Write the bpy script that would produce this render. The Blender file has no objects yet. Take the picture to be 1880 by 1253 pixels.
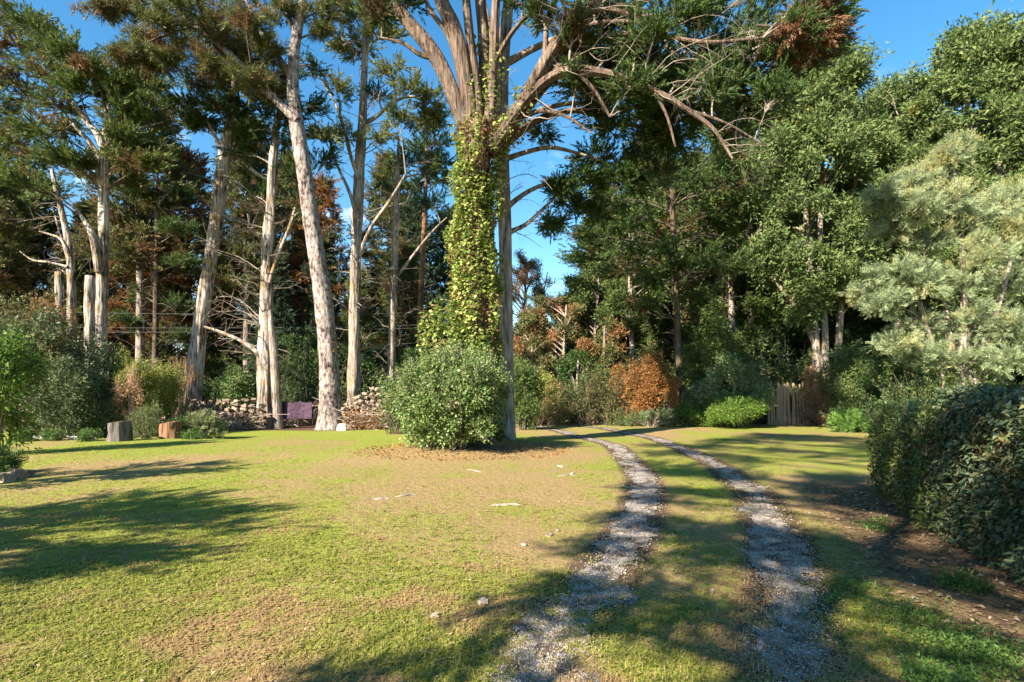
import bpy, math
import numpy as np

rng = np.random.default_rng(11)
R_ = math.radians
scene = bpy.context.scene
COL = scene.collection

# ------------------------------------------------------------------ camera, sky, sun, exposure
FPX, CX, CY, EYE = 1044.0, 940.0, 720.0, 1.6          # focal length in photo pixels, principal column, horizon row, eye height
cam_data = bpy.data.cameras.new("camera")
cam_data.lens = 36.0 * FPX / 1880.0
cam_data.sensor_width = 36.0
cam_data.shift_y = (CY - 626.5) / 1880.0
cam_data.clip_start = 0.05
cam_data.clip_end = 2000.0
cam = bpy.data.objects.new("camera", cam_data)
cam.location = (0, 0, EYE)
cam.rotation_euler = (R_(90), 0, 0)
COL.objects.link(cam)
scene.camera = cam

SUN_AZ, SUN_EL = R_(47), R_(32)                        # light travels towards +X, turned SUN_AZ towards +Y
TRAVEL = np.array([math.cos(SUN_AZ), math.sin(SUN_AZ)])
world = bpy.data.worlds.new("World")
scene.world = world
world.use_nodes = True
wn, wl = world.node_tree.nodes, world.node_tree.links
wn.clear()
out = wn.new("ShaderNodeOutputWorld")
bg = wn.new("ShaderNodeBackground")
sky = wn.new("ShaderNodeTexSky")
sky.sky_type = 'NISHITA'
sky.sun_disc = False
sky.sun_elevation = SUN_EL
sky.sun_rotation = math.atan2(-TRAVEL[0], -TRAVEL[1])
sky.air_density = 1.0
sky.dust_density = 0.1
sky.ozone_density = 1.2
bg.inputs[1].default_value = 0.07
# a few small fair-weather clouds low in the sky
tc = wn.new("ShaderNodeTexCoord")
cmap = wn.new("ShaderNodeMapping"); cmap.inputs['Scale'].default_value = (6, 6, 12)
cn = wn.new("ShaderNodeTexNoise"); cn.inputs['Scale'].default_value = 1.3; cn.inputs['Detail'].default_value = 7
cr = wn.new("ShaderNodeValToRGB")
cr.color_ramp.elements[0].position = 0.60; cr.color_ramp.elements[0].color = (0, 0, 0, 1)
cr.color_ramp.elements[1].position = 0.74; cr.color_ramp.elements[1].color = (0.8, 0.8, 0.8, 1)
sep = wn.new("ShaderNodeSeparateXYZ")
band = wn.new("ShaderNodeMapRange")
band.inputs[1].default_value = 0.45; band.inputs[2].default_value = 0.25
band.inputs[3].default_value = 0.0; band.inputs[4].default_value = 1.0
mul = wn.new("ShaderNodeMath"); mul.operation = 'MULTIPLY'
cmix = wn.new("ShaderNodeMixRGB"); cmix.inputs[2].default_value = (9.5, 9.6, 10.0, 1)
wl.new(tc.outputs['Generated'], cmap.inputs[0]); wl.new(cmap.outputs[0], cn.inputs['Vector'])
wl.new(cn.outputs['Fac'], cr.inputs[0])
wl.new(tc.outputs['Generated'], sep.inputs[0]); wl.new(sep.outputs['Z'], band.inputs[0])
wl.new(cr.outputs[0], mul.inputs[0]); wl.new(band.outputs[0], mul.inputs[1])
sat = wn.new("ShaderNodeHueSaturation"); sat.inputs['Hue'].default_value = .492; sat.inputs['Saturation'].default_value = 1.35; sat.inputs['Value'].default_value = 1.08
wl.new(sky.outputs[0], sat.inputs['Color'])
wl.new(mul.outputs[0], cmix.inputs[0]); wl.new(sat.outputs[0], cmix.inputs[1])
wl.new(cmix.outputs[0], bg.inputs[0]); wl.new(bg.outputs[0], out.inputs[0])

sun_data = bpy.data.lights.new("sun", 'SUN')
sun_data.energy = 5.0
sun_data.angle = R_(0.5)
sun_data.color = (1.0, 0.90, 0.76)
sun = bpy.data.objects.new("sun", sun_data)
sun.rotation_euler = (0, R_(90) - SUN_EL, 0)
# a lamp shines along its local -Z: tilt so it travels (TRAVEL, down)
from mathutils import Vector
lv = Vector((TRAVEL[0] * math.cos(SUN_EL), TRAVEL[1] * math.cos(SUN_EL), -math.sin(SUN_EL)))
sun.rotation_euler = lv.to_track_quat('-Z', 'Y').to_euler()
sun.location = (-20, -8, 20)
COL.objects.link(sun)

vs = scene.view_settings
vs.view_transform = 'Standard'; vs.look = 'None'; vs.gamma = 1.0; vs.use_curve_mapping = False
vs.exposure = 1.84
scene.render.engine = 'CYCLES'
cy = scene.cycles
cy.max_bounces = 6; cy.diffuse_bounces = 4; cy.glossy_bounces = 2; cy.transmission_bounces = 4; cy.transparent_max_bounces = 4
cy.use_denoising = True
cy.sample_clamp_indirect = 6.0

# ------------------------------------------------------------------ small maths helpers
def at(px, py, d):
    "the point seen at photo pixel (px, py) at d metres from the lens plane"
    return np.array([(px - CX) / FPX * d, d, EYE - (py - CY) / FPX * d])

def norm(v):
    return v / np.maximum(np.linalg.norm(v, axis=-1, keepdims=True), 1e-9)

def hash3(ix, iy, iz, seed):
    n = (ix.astype(np.int64) * 374761393 + iy.astype(np.int64) * 668265263 + iz.astype(np.int64) * 1442695041 + seed * 974711) & 0xffffffff
    n = ((n ^ (n >> 13)) * 1274126177) & 0xffffffff
    n = (n ^ (n >> 16)) & 0xffffffff
    return n / 4294967295.0

def noise3(x, y, z, seed=0):
    x, y, z = np.broadcast_arrays(np.asarray(x, float), np.asarray(y, float), np.asarray(z, float))
    ix, iy, iz = np.floor(x), np.floor(y), np.floor(z)
    fx, fy, fz = x - ix, y - iy, z - iz
    fx, fy, fz = [f * f * (3 - 2 * f) for f in (fx, fy, fz)]
    def h(a, b, c): return hash3(ix + a, iy + b, iz + c, seed)
    a = (h(0,0,0)*(1-fx)+h(1,0,0)*fx)*(1-fy)+(h(0,1,0)*(1-fx)+h(1,1,0)*fx)*fy
    b = (h(0,0,1)*(1-fx)+h(1,0,1)*fx)*(1-fy)+(h(0,1,1)*(1-fx)+h(1,1,1)*fx)*fy
    return a*(1-fz)+b*fz

def noise2(x, y, seed=0): return noise3(x, y, 0.5, seed)

def fbm2(x, y, seed=0, oct=3):
    s, a, t = 0, 1.0, 0
    for k in range(oct):
        s = s + a * noise2(np.asarray(x) * 2**k, np.asarray(y) * 2**k, seed + k); t += a; a *= .5
    return s / t

def sstep(a, b, x):
    t = np.clip((x - a) / (b - a), 0, 1)
    return t * t * (3 - 2 * t)

def ground_z(x, y):
    x, y = np.asarray(x, float), np.asarray(y, float)
    z = (fbm2(x * .28 + 31, y * .28 + 17, 5, 2) - .5) * .14 * sstep(1, 6, y)
    z = z - .16 * sstep(18.7, 19.7, y + .05 * x) * sstep(-1.5, -4.5, x)             # small bank at the back of the lawn
    z = z + .22 * np.exp(-(((x + 1.0) / 3.2)**2 + ((y - 15.6) / 2.6)**2))           # mound round the old cypress
    return z

def rand_dirs(n):
    return norm(rng.normal(size=(n, 3)))

def frames(dirs, roll=None):
    "rotation matrices whose X axis is dirs"
    n = len(dirs)
    x = norm(dirs)
    ref = np.where(np.abs(x[:, 2:3]) > .92, np.array([[1., 0, 0]]), np.array([[0., 0, 1.]]))
    y = norm(np.cross(ref, x)); z = np.cross(x, y)
    if roll is None: roll = rng.uniform(0, 2 * np.pi, n)
    c, s = np.cos(roll)[:, None], np.sin(roll)[:, None]
    y2, z2 = c * y + s * z, -s * y + c * z
    return np.stack([x, y2, z2], axis=2)

# ------------------------------------------------------------------ mesh building
class MB:
    "collects faces for ONE mesh"
    def __init__(self): self.V, self.F, self.n = [], [], 0
    def add(self, V, *Fs):
        V = np.asarray(V, float).reshape(-1, 3)
        for F in Fs:
            if len(F): self.F.append(np.asarray(F, np.int64) + self.n)
        self.V.append(V); self.n += len(V)
        return self
    def stamp(self, tpl, pos, rot, scale):
        tV, tF = tpl
        scale = np.asarray(scale, float)
        if scale.ndim == 1: scale = scale[:, None]
        if scale.shape[1] == 1: scale = np.repeat(scale, 3, 1)
        loc = tV[None] * scale[:, None, :]
        V = np.einsum('nij,nkj->nki', rot, loc) + pos[:, None, :]
        k = len(tV)
        F = (tF[None] + (np.arange(len(pos)) * k)[:, None, None]).reshape(-1, tF.shape[1])
        return self.add(V.reshape(-1, 3), F)
    def mesh(self, name, base=(0, 0, 0), smooth=False):
        me = bpy.data.meshes.new(name)
        V = np.concatenate(self.V) - np.asarray(base, float)
        me.vertices.add(len(V)); me.vertices.foreach_set("co", V.astype(np.float32).ravel())
        tot = np.concatenate([np.full(len(F), F.shape[1]) for F in self.F])
        idx = np.concatenate([F.ravel() for F in self.F])
        me.loops.add(len(idx)); me.loops.foreach_set("vertex_index", idx.astype(np.int32))
        me.polygons.add(len(tot))
        st = np.concatenate([[0], np.cumsum(tot)[:-1]])
        me.polygons.foreach_set("loop_start", st.astype(np.int32))
        me.polygons.foreach_set("loop_total", tot.astype(np.int32))
        if smooth: me.polygons.foreach_set("use_smooth", np.ones(len(tot), bool))
        me.update(calc_edges=True)
        return me

def link(name, data, mat=None, parent=None, kind=None):
    o = bpy.data.objects.new(name, data)
    COL.objects.link(o)
    if mat is not None and not data.materials: data.materials.append(mat)
    if parent is not None: o.parent = parent
    if kind: o["kind"] = kind
    return o

def tag(o, label, cat, group=None):
    o["label"] = label; o["category"] = cat
    if group: o["group"] = group
    return o

class Thing:
    "an Empty at a thing's base that parents its parts"
    def __init__(self, name, label, cat, base, group=None):
        self.base = np.asarray(base, float)
        self.o = bpy.data.objects.new(name, None)
        self.o.empty_display_size = .3
        self.o.location = self.base
        COL.objects.link(self.o)
        tag(self.o, label, cat, group)
    def part(self, name, mb, mat, smooth=False, kind=None, parent=None):
        if mb.n == 0: return None
        return link(name, mb.mesh(name, self.base, smooth), mat, parent or self.o, kind)

def copy_thing(src, loc, rz, sc, label, group=None):
    r = src.copy(); COL.objects.link(r)
    r.location = loc; r.rotation_euler = (0, 0, rz); r.scale = sc if hasattr(sc, '__len__') else (sc, sc, sc)
    r["label"] = label
    if group: r["group"] = group
    for ch in list(src.children):
        c = ch.copy(); COL.objects.link(c); c.parent = r
        for g in list(ch.children):
            d = g.copy(); COL.objects.link(d); d.parent = c
    return r

def catmull(P, step):
    "smooth resampling of a polyline whose rows are (x, y, z, r)"
    P = np.asarray(P, float)
    Q = np.vstack([2 * P[0] - P[1], P, 2 * P[-1] - P[-2]])
    res = []
    for i in range(1, len(Q) - 2):
        n = max(1, int(np.ceil(np.linalg.norm(Q[i+1, :3] - Q[i, :3]) / step)))
        t = np.linspace(0, 1, n, endpoint=False)[:, None]
        a, b, c, d = Q[i-1], Q[i], Q[i+1], Q[i+2]
        res.append(.5 * ((2*b) + (-a + c)*t + (2*a - 5*b + 4*c - d)*t**2 + (-a + 3*b - 3*c + d)*t**3))
    res.append(P[-1:])
    S = np.vstack(res)
    S[:, 3] = np.maximum(S[:, 3], .003)
    return S

def tube(mb, PR, seg=10, groove=0., gk=3., gz=.7, seed=0, cap=False, flare=0.):
    P, Rr = PR[:, :3], PR[:, 3]
    n = len(P)
    T = norm(np.gradient(P, axis=0))
    N = np.zeros((n, 3))
    a = np.array([0., 1, 0]) if abs(T[0, 1]) < .9 else np.array([1., 0, 0])
    N[0] = norm(a - T[0] * a.dot(T[0]))
    for i in range(1, n):
        v = N[i-1] - T[i] * N[i-1].dot(T[i]); N[i] = v / max(np.linalg.norm(v), 1e-9)
    B = np.cross(T, N)
    th = np.linspace(0, 2 * np.pi, seg, endpoint=False)
    dirs = np.cos(th)[None, :, None] * N[:, None] + np.sin(th)[None, :, None] * B[:, None]
    rr = np.repeat(Rr[:, None], seg, 1)
    if groove:
        arc = np.concatenate([[0], np.cumsum(np.linalg.norm(np.diff(P, axis=0), axis=1))])[:, None]
        c, s = np.cos(th)[None], np.sin(th)[None]
        g = noise3(c * gk + 50, s * gk + 50, arc * gz, seed) * .65 + noise3(c * gk * 2.2 + 9, s * gk * 2.2 + 9, arc * gz * 1.8, seed + 3) * .35
        g = np.abs(g - .5) * 2
        rr = rr * (1 + groove * (g - .35))
        if flare:
            h = arc - arc[0]
            rr = rr * (1 + flare * np.exp(-h / .45) * (.5 + noise3(c * 1.6 + 7, s * 1.6 + 7, 0.3, seed + 8)))
    V = P[:, None] + dirs * rr[..., None]
    i = np.arange(n - 1)[:, None] * seg; j = np.arange(seg)[None]; jn = (j + 1) % seg
    F = np.stack([i + j, i + jn, i + seg + jn, i + seg + j], -1).reshape(-1, 4)
    V = V.reshape(-1, 3)
    if cap:
        V = np.vstack([V, P[-1:] + T[-1:] * .02])
        k = (n - 1) * seg
        C = np.stack([k + np.arange(seg), k + (np.arange(seg) + 1) % seg, np.full(seg, n * seg)], -1)
        mb.add(V, F, C)
    else:
        mb.add(V, F)

def tubes_many(mb, P, Rr, seg=3):
    "many polylines at once: P (T, n, 3), Rr (T, n)"
    if len(P) == 0: return
    T, n = P.shape[:2]
    tan = norm(np.gradient(P, axis=1))
    ref = np.where(np.abs(tan[..., 2:3]) > .9, np.array([1., 0, 0]), np.array([0., 0, 1.]))
    N = norm(np.cross(tan, ref)); B = np.cross(tan, N)
    th = np.linspace(0, 2 * np.pi, seg, endpoint=False)
    V = P[:, :, None] + (np.cos(th)[None, None, :, None] * N[:, :, None] + np.sin(th)[None, None, :, None] * B[:, :, None]) * Rr[:, :, None, None]
    i = np.arange(n - 1)[:, None] * seg; j = np.arange(seg)[None]; jn = (j + 1) % seg
    F = np.stack([i + j, i + jn, i + seg + jn, i + seg + j], -1).reshape(-1, 4)
    F = (F[None] + (np.arange(T) * n * seg)[:, None, None]).reshape(-1, 4)
    mb.add(V.reshape(-1, 3), F)

def arcs(A, B, n, lift, wob):
    "bowed, wandering polylines from each A to each B"
    t = np.linspace(0, 1, n)[None, :, None]
    L = np.linalg.norm(B - A, axis=1)[:, None, None]
    P = A[:, None] * (1 - t) + B[:, None] * t
    P = P + np.array([0, 0, 1.]) * (lift if np.isscalar(lift) else lift[:, None, None]) * L * (t * (1 - t)) * 4 * .25
    w = rng.normal(size=(len(A), n, 3)) * wob * L * .25
    w[:, 0] = 0
    w = np.cumsum(w, axis=1) * .5
    return P + w

# ------------------------------------------------------------------ leaf templates (x is the growing direction)
def diamond(p, d, L, W, up):
    d = d / np.linalg.norm(d); s = np.cross(up, d); s /= max(np.linalg.norm(s), 1e-6)
    m = p + d * L * .5
    return [p, m + s * W * .5, p + d * L, m - s * W * .5]

def tpl_from(quads, tri=True):
    "leaves as slim triangles (far away) or as diamonds (near by)"
    if tri:
        V = []
        for a, b, c, d in quads:
            h = (b - d) * .62
            V += [a + h * .5 + (c - a) * .12, c, a - h * .5 + (c - a) * .12]
        V = np.array(V, float)
        return V, np.arange(len(V)).reshape(-1, 3)
    V = np.array([v for q in quads for v in q], float)
    return V, np.arange(len(V)).reshape(-1, 4)

def t_cypress(seed, n=15, L=1.0, w=.14):
    r = np.random.default_rng(seed); q = []
    for i in range(n):
        t = (i + .5) / n
        az = i * 2.4 + r.uniform(-.4, .4); sp = r.uniform(.45, .95) * (1 - .45 * t)
        d = np.array([math.cos(sp), math.sin(sp) * math.cos(az), math.sin(sp) * math.sin(az) * .6])
        q.append(diamond(np.array([t * .78 * L, 0, 0]) + r.normal(size=3) * .02, d, L * r.uniform(.24, .40) * (1 - .3 * t), w * r.uniform(.8, 1.3), r.normal(size=3)))
    q.append(diamond(np.array([.75 * L, 0, 0]), np.array([1., 0, 0]), .3 * L, w, np.array([0, 0, 1.])))
    return tpl_from(q)

def t_pine(seed, n=18, L=1.0, w=.085):
    r = np.random.default_rng(seed); q = []
    for i in range(n):
        v = r.normal(size=3); v[0] = abs(v[0]) + .25
        q.append(diamond(np.array([r.uniform(0, .4), 0, 0]), v, L * r.uniform(.5, .75), w, r.normal(size=3)))
    return tpl_from(q)

def t_leaves(seed, n=7, spread=1.0, L=.5, W=.34, tri=True):
    r = np.random.default_rng(seed); q = []
    for i in range(n):
        p = r.normal(size=3) * .34 * spread
        d = p + r.normal(size=3) * .4 + np.array([.25, 0, 0])
        q.append(diamond(p, d, L * r.uniform(.75, 1.2), W * r.uniform(.8, 1.2), r.normal(size=3) + np.array([0, 0, 1.2])))
    return tpl_from(q, tri)

def t_frond(seed, n=8):
    r = np.random.default_rng(seed); q = []
    for i in range(n):
        t = .15 + .8 * i / (n - 1)
        p = np.array([t, 0, -.28 * t * t])
        for s in (-1, 1):
            d = np.array([.55, s * .8, -.15 + r.uniform(-.15, .15)])
            q.append(diamond(p, d, .36 * (1 - .45 * abs(t - .45)), .15, np.array([0, 0, 1.]) + r.normal(size=3) * .3))
    return tpl_from(q)

def t_curved_leaf():
    # a leaf folded along its midrib and bent over: 8 triangles
    xs = [0, .3, .68, 1.0]; zs = [0, .05, .02, -.14]; ws = [.03, .24, .21, .0]
    V, F = [], []
    for x, z, w in zip(xs, zs, ws):
        V += [[x, 0, z - .0], [x, w, z + w * .28], [x, -w, z + w * .28]]
    for k in range(3):
        a, b = k * 3, k * 3 + 3
        F += [[a, b, b + 1, a + 1], [a, a + 2, b + 2, b]]
    return np.array(V, float), np.array(F)

BLADE_S = (np.array([[0, 0, 0], [.45, .22, .08], [1, 0, -.1], [.45, -.22, .08], [.5, 0, .02]], float), np.array([[0, 4, 1], [1, 4, 2], [2, 4, 3], [3, 4, 0]]))
CYP = [t_cypress(s) for s in range(5)]
PINE = [t_pine(s + 20) for s in range(4)]
LEAF = [t_leaves(s + 40) for s in range(5)]
LEAF4 = [t_leaves(s + 40, tri=False, W=.3) for s in range(5)]
FROND = [t_frond(s + 60) for s in range(3)]
BLADE = t_curved_leaf()

def stamp_mix(mb, tpls, pos, dirs, scale):
    k = rng.integers(0, len(tpls), len(pos))
    for i, t in enumerate(tpls):
        m = k == i
        if m.any(): mb.stamp(t, pos[m], frames(dirs[m]), scale[m])

# ------------------------------------------------------------------ materials
def new_mat(name):
    m = bpy.data.materials.new(name); m.use_nodes = True
    nt = m.node_tree; nt.nodes.clear()
    o = nt.nodes.new("ShaderNodeOutputMaterial")
    return m, nt.nodes, nt.links, o

def ramp(n, cols):
    r = n.new("ShaderNodeValToRGB"); e = r.color_ramp.elements
    while len(e) < len(cols): e.new(.5)
    for k, (p, c) in enumerate(cols):
        e[k].position = p; e[k].color = (*c, 1)
    return r

def leaf_mat(name, cols, accent=None, accent_amount=.12, accent_scale=.6, transl=.3, rough=.55, spec=.25):
    "leaves: each leaf its own shade, in patches a second hue"
    m, n, l, o = new_mat(name)
    g = n.new("ShaderNodeNewGeometry")
    k = len(cols)
    r = ramp(n, [(i / max(k - 1, 1), c) for i, c in enumerate(cols)])
    l.new(g.outputs['Random Per Island'], r.inputs[0])
    col = r.outputs[0]
    if accent is not None:
        t = n.new("ShaderNodeTexCoord"); nz = n.new("ShaderNodeTexNoise")
        nz.inputs['Scale'].default_value = accent_scale; nz.inputs['Detail'].default_value = 4
        l.new(t.outputs['Object'], nz.inputs['Vector'])
        mr = n.new("ShaderNodeMapRange")
        mr.inputs[1].default_value = .74 - accent_amount * 1.6; mr.inputs[2].default_value = .84 - accent_amount * 1.6
        l.new(nz.outputs['Fac'], mr.inputs[0])
        mx = n.new("ShaderNodeMixRGB"); mx.inputs[2].default_value = (*accent, 1)
        l.new(mr.outputs[0], mx.inputs[0]); l.new(col, mx.inputs[1]); col = mx.outputs[0]
    b = n.new("ShaderNodeBsdfPrincipled"); b.inputs['Roughness'].default_value = rough
    b.inputs['Specular IOR Level'].default_value = spec
    tr = n.new("ShaderNodeBsdfTranslucent")
    mxs = n.new("ShaderNodeMixShader"); mxs.inputs[0].default_value = transl
    l.new(col, b.inputs['Base Color']); l.new(col, tr.inputs['Color'])
    l.new(b.outputs[0], mxs.inputs[1]); l.new(tr.outputs[0], mxs.inputs[2]); l.new(mxs.outputs[0], o.inputs[0])
    return m

def bark_mat(name, cols, zs=.25, scale=9., bump=.5, moss=None):
    m, n, l, o = new_mat(name)
    t = n.new("ShaderNodeTexCoord"); mp = n.new("ShaderNodeMapping"); mp.inputs['Scale'].default_value = (1, 1, zs)
    l.new(t.outputs['Object'], mp.inputs[0])
    nz = n.new("ShaderNodeTexNoise"); nz.inputs['Scale'].default_value = scale; nz.inputs['Detail'].default_value = 8; nz.inputs['Roughness'].default_value = .65
    l.new(mp.outputs[0], nz.inputs['Vector'])
    big = n.new("ShaderNodeTexNoise"); big.inputs['Scale'].default_value = .9; big.inputs['Detail'].default_value = 3
    l.new(t.outputs['Object'], big.inputs['Vector'])
    ad = n.new("ShaderNodeMath"); ad.operation = 'MULTIPLY_ADD'; ad.inputs[1].default_value = .55
    l.new(big.outputs['Fac'], ad.inputs[0])
    sb = n.new("ShaderNodeMath"); sb.operation = 'MULTIPLY_ADD'; sb.inputs[1].default_value = 1.5; sb.inputs[2].default_value = -.53
    l.new(nz.outputs['Fac'], sb.inputs[0]); l.new(sb.outputs[0], ad.inputs[2])
    r = ramp(n, cols); l.new(ad.outputs[0], r.inputs[0])
    col = r.outputs[0]
    if moss is not None:
        n3 = n.new("ShaderNodeTexNoise"); n3.inputs['Scale'].default_value = 2.2; n3.inputs['Detail'].default_value = 6
        l.new(t.outputs['Object'], n3.inputs['Vector'])
        mr = n.new("ShaderNodeMapRange"); mr.inputs[1].default_value = .54; mr.inputs[2].default_value = .66; mr.inputs[4].default_value = .8
        l.new(n3.outputs['Fac'], mr.inputs[0])
        mx = n.new("ShaderNodeMixRGB"); mx.inputs[2].default_value = (*moss, 1)
        l.new(mr.outputs[0], mx.inputs[0]); l.new(col, mx.inputs[1]); col = mx.outputs[0]
    b = n.new("ShaderNodeBsdfPrincipled"); b.inputs['Roughness'].default_value = .95; b.inputs['Specular IOR Level'].default_value = .1
    l.new(col, b.inputs['Base Color'])
    bp = n.new("ShaderNodeBump"); bp.inputs['Strength'].default_value = bump; bp.inputs['Distance'].default_value = .06
    l.new(nz.outputs['Fac'], bp.inputs['Height']); l.new(bp.outputs[0], b.inputs['Normal'])
    l.new(b.outputs[0], o.inputs[0])
    return m

def plain_mat(name, c1, c2, scale=6., rough=.9, bump=.3, detail=6):
    m, n, l, o = new_mat(name)
    t = n.new("ShaderNodeTexCoord"); nz = n.new("ShaderNodeTexNoise")
    nz.inputs['Scale'].default_value = scale; nz.inputs['Detail'].default_value = detail
    l.new(t.outputs['Object'], nz.inputs['Vector'])
    r = ramp(n, [(.32, c1), (.68, c2)]); l.new(nz.outputs['Fac'], r.inputs[0])
    oi = n.new("ShaderNodeObjectInfo")
    hs = n.new("ShaderNodeHueSaturation")
    mr = n.new("ShaderNodeMapRange"); mr.inputs[3].default_value = .7; mr.inputs[4].default_value = 1.3
    l.new(oi.outputs['Random'], mr.inputs[0]); l.new(mr.outputs[0], hs.inputs['Value']); l.new(r.outputs[0], hs.inputs['Color'])
    b = n.new("ShaderNodeBsdfPrincipled"); b.inputs['Roughness'].default_value = rough; b.inputs['Specular IOR Level'].default_value = .2
    l.new(hs.outputs[0], b.inputs['Base Color'])
    bp = n.new("ShaderNodeBump"); bp.inputs['Strength'].default_value = bump; bp.inputs['Distance'].default_value = .03
    l.new(nz.outputs['Fac'], bp.inputs['Height']); l.new(bp.outputs[0], b.inputs['Normal'])
    l.new(b.outputs[0], o.inputs[0])
    return m

M = {}
M['cyp_dark'] = leaf_mat('cypress_dark', [(.026, .05, .015), (.05, .09, .02), (.10, .15, .03)], (.11, .06, .028), .11, .5)
M['cyp_mid'] = leaf_mat('cypress_mid', [(.045, .075, .02), (.085, .125, .028), (.15, .18, .04)], (.15, .08, .035), .12, .5)
M['cyp_olive'] = leaf_mat('cypress_olive', [(.06, .075, .022), (.11, .125, .035), (.17, .17, .05)], (.17, .10, .045), .14, .5)
M['cyp_yellow'] = leaf_mat('cypress_yellow', [(.07, .085, .02), (.14, .15, .035), (.21, .21, .05)], (.05, .08, .025), .14, .5)
M['cedar_blue'] = leaf_mat('cedar_blue', [(.03, .055, .03), (.055, .09, .045), (.09, .13, .06)], (.09, .055, .03), .06, .4)
M['far_conifer'] = leaf_mat('far_conifer', [(.055, .08, .025), (.10, .13, .035), (.17, .19, .055)], (.26, .13, .045), .14, .25, .35)
M['rust_needles'] = leaf_mat('rust_needles', [(.2, .085, .03), (.32, .14, .04), (.26, .16, .06)], (.07, .09, .03), .13, .4)
M['oak'] = leaf_mat('oak_leaf', [(.06, .10, .028), (.105, .155, .047), (.19, .24, .09), (.14, .185, .052)], (.30, .22, .04), .05, .9, spec=.1)
M['oak_dark'] = leaf_mat('oak_dark_leaf', [(.045, .08, .02), (.08, .125, .03), (.15, .19, .05)], (.2, .1, .035), .08, .6)
M['mix_autumn'] = leaf_mat('autumn_mixed_leaf', [(.05, .08, .022), (.10, .12, .035), (.2, .15, .06)], (.28, .14, .06), .15, .5)
M['mimosa'] = leaf_mat('mimosa_frond', [(.17, .22, .10), (.28, .34, .18), (.42, .46, .27)], (.46, .44, .2), .1, .8, .45, spec=.1)
M['mimosa_bud'] = leaf_mat('mimosa_bud', [(.33, .32, .11), (.42, .40, .17)], None, transl=.2)
M['ivy'] = leaf_mat('ivy_leaf', [(.05, .09, .02), (.14, .21, .035), (.27, .34, .065), (.4, .44, .12), (.52, .49, .2)], (.44, .31, .14), .09, 1.4, .38, .45, .3)
M['ivy_dead'] = leaf_mat('ivy_dead_leaf', [(.2, .10, .045), (.32, .19, .09)], None)
M['holly'] = leaf_mat('holm_leaf', [(.045, .09, .02), (.09, .155, .032), (.16, .23, .06), (.27, .29, .13)], (.22, .21, .11), .09, 1.4, .2, .45, .3)
M['shrub_grey'] = leaf_mat('grey_shrub_leaf', [(.05, .08, .03), (.09, .12, .05), (.18, .20, .09)], (.16, .11, .04), .12, .7, .2, .5, .25)
M['shrub_green'] = leaf_mat('green_shrub_leaf', [(.06, .12, .02), (.11, .19, .03), (.2, .28, .05)], None, transl=.35)
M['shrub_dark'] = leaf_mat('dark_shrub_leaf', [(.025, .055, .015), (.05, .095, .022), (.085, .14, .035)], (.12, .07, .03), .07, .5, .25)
M['shrub_yellow'] = leaf_mat('yellow_shrub_leaf', [(.13, .17, .03), (.24, .26, .05), (.34, .32, .08)], (.35, .24, .12), .07, .9)
M['shrub_var'] = leaf_mat('variegated_leaf', [(.07, .12, .04), (.14, .2, .08), (.28, .32, .16)], (.3, .2, .1), .1, 1.)
M['brown_dry'] = leaf_mat('dry_brown_leaf', [(.16, .06, .018), (.28, .12, .03), (.4, .22, .07)], (.14, .09, .03), .12, .9)
M['pale_dry'] = leaf_mat('dry_pale_leaf', [(.35, .2, .11), (.48, .31, .18), (.25, .14, .07)], (.2, .2, .06), .1, .9)
M['rosemary'] = leaf_mat('rosemary_leaf', [(.10, .13, .05), (.17, .2, .08), (.26, .27, .11)], None)
M['euonymus'] = leaf_mat('euonymus_leaf', [(.03, .06, .015), (.06, .10, .022), (.11, .14, .035)], (.19, .17, .06), .12, 1.5, .25, .4, .45)
M['elaeagnus'] = leaf_mat('elaeagnus_leaf', [(.028, .055, .03), (.055, .09, .048), (.095, .125, .062), (.16, .16, .065)], (.15, .12, .05), .10, 2.6, .2, .42, .35)
M['bamboo'] = leaf_mat('bamboo_leaf', [(.06, .13, .025), (.11, .21, .04), (.19, .29, .065)], None, transl=.35)
M['grass'] = leaf_mat('lawn_blade', [(.10, .135, .024), (.215, .24, .036), (.33, .33, .065), (.39, .31, .12)], (.40, .27, .125), .16, .9, .35, .6, .2)
M['weed'] = leaf_mat('weed_leaf', [(.04, .09, .02), (.08, .15, .03), (.15, .23, .05)], None, transl=.35)
M['litter'] = leaf_mat('leaf_litter', [(.10, .06, .03), (.22, .14, .08), (.36, .26, .17)], None, transl=.05)
M['bark_pale'] = bark_mat('weathered_bark', [(.32, (.045, .03, .02)), (.44, (.22, .175, .135)), (.56, (.39, .335, .28)), (.8, (.54, .50, .45))], .10, 13, 1., (.27, .17, .075))
M['bark_grey'] = bark_mat('grey_bark', [(.28, (.06, .045, .035)), (.45, (.22, .175, .14)), (.62, (.34, .29, .24)), (.85, (.48, .42, .36))], .14, 11, .9, (.24, .18, .08))
M['bark_pine'] = bark_mat('pine_bark', [(.3, (.035, .026, .022)), (.45, (.19, .15, .13)), (.62, (.32, .27, .24)), (.85, (.44, .39, .35))], .45, 8, 1.)
M['bark_red'] = bark_mat('stringy_bark', [(.24, (.025, .017, .013)), (.42, (.10, .068, .048)), (.6, (.18, .13, .095)), (.85, (.30, .25, .2))], .07, 16, 1., (.10, .085, .07))
M['bark_dark'] = bark_mat('dark_bark', [(.2, (.03, .022, .016)), (.5, (.09, .065, .045)), (.8, (.16, .12, .09))], .2, 9, .8)
M['bark_orange'] = bark_mat('orange_bark', [(.2, (.06, .035, .02)), (.5, (.18, .10, .055)), (.8, (.32, .2, .11))], .2, 9, .8)
M['twig'] = bark_mat('bare_twig', [(.2, (.13, .10, .075)), (.5, (.26, .21, .165)), (.8, (.38, .32, .26))], .3, 6, .2)
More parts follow.
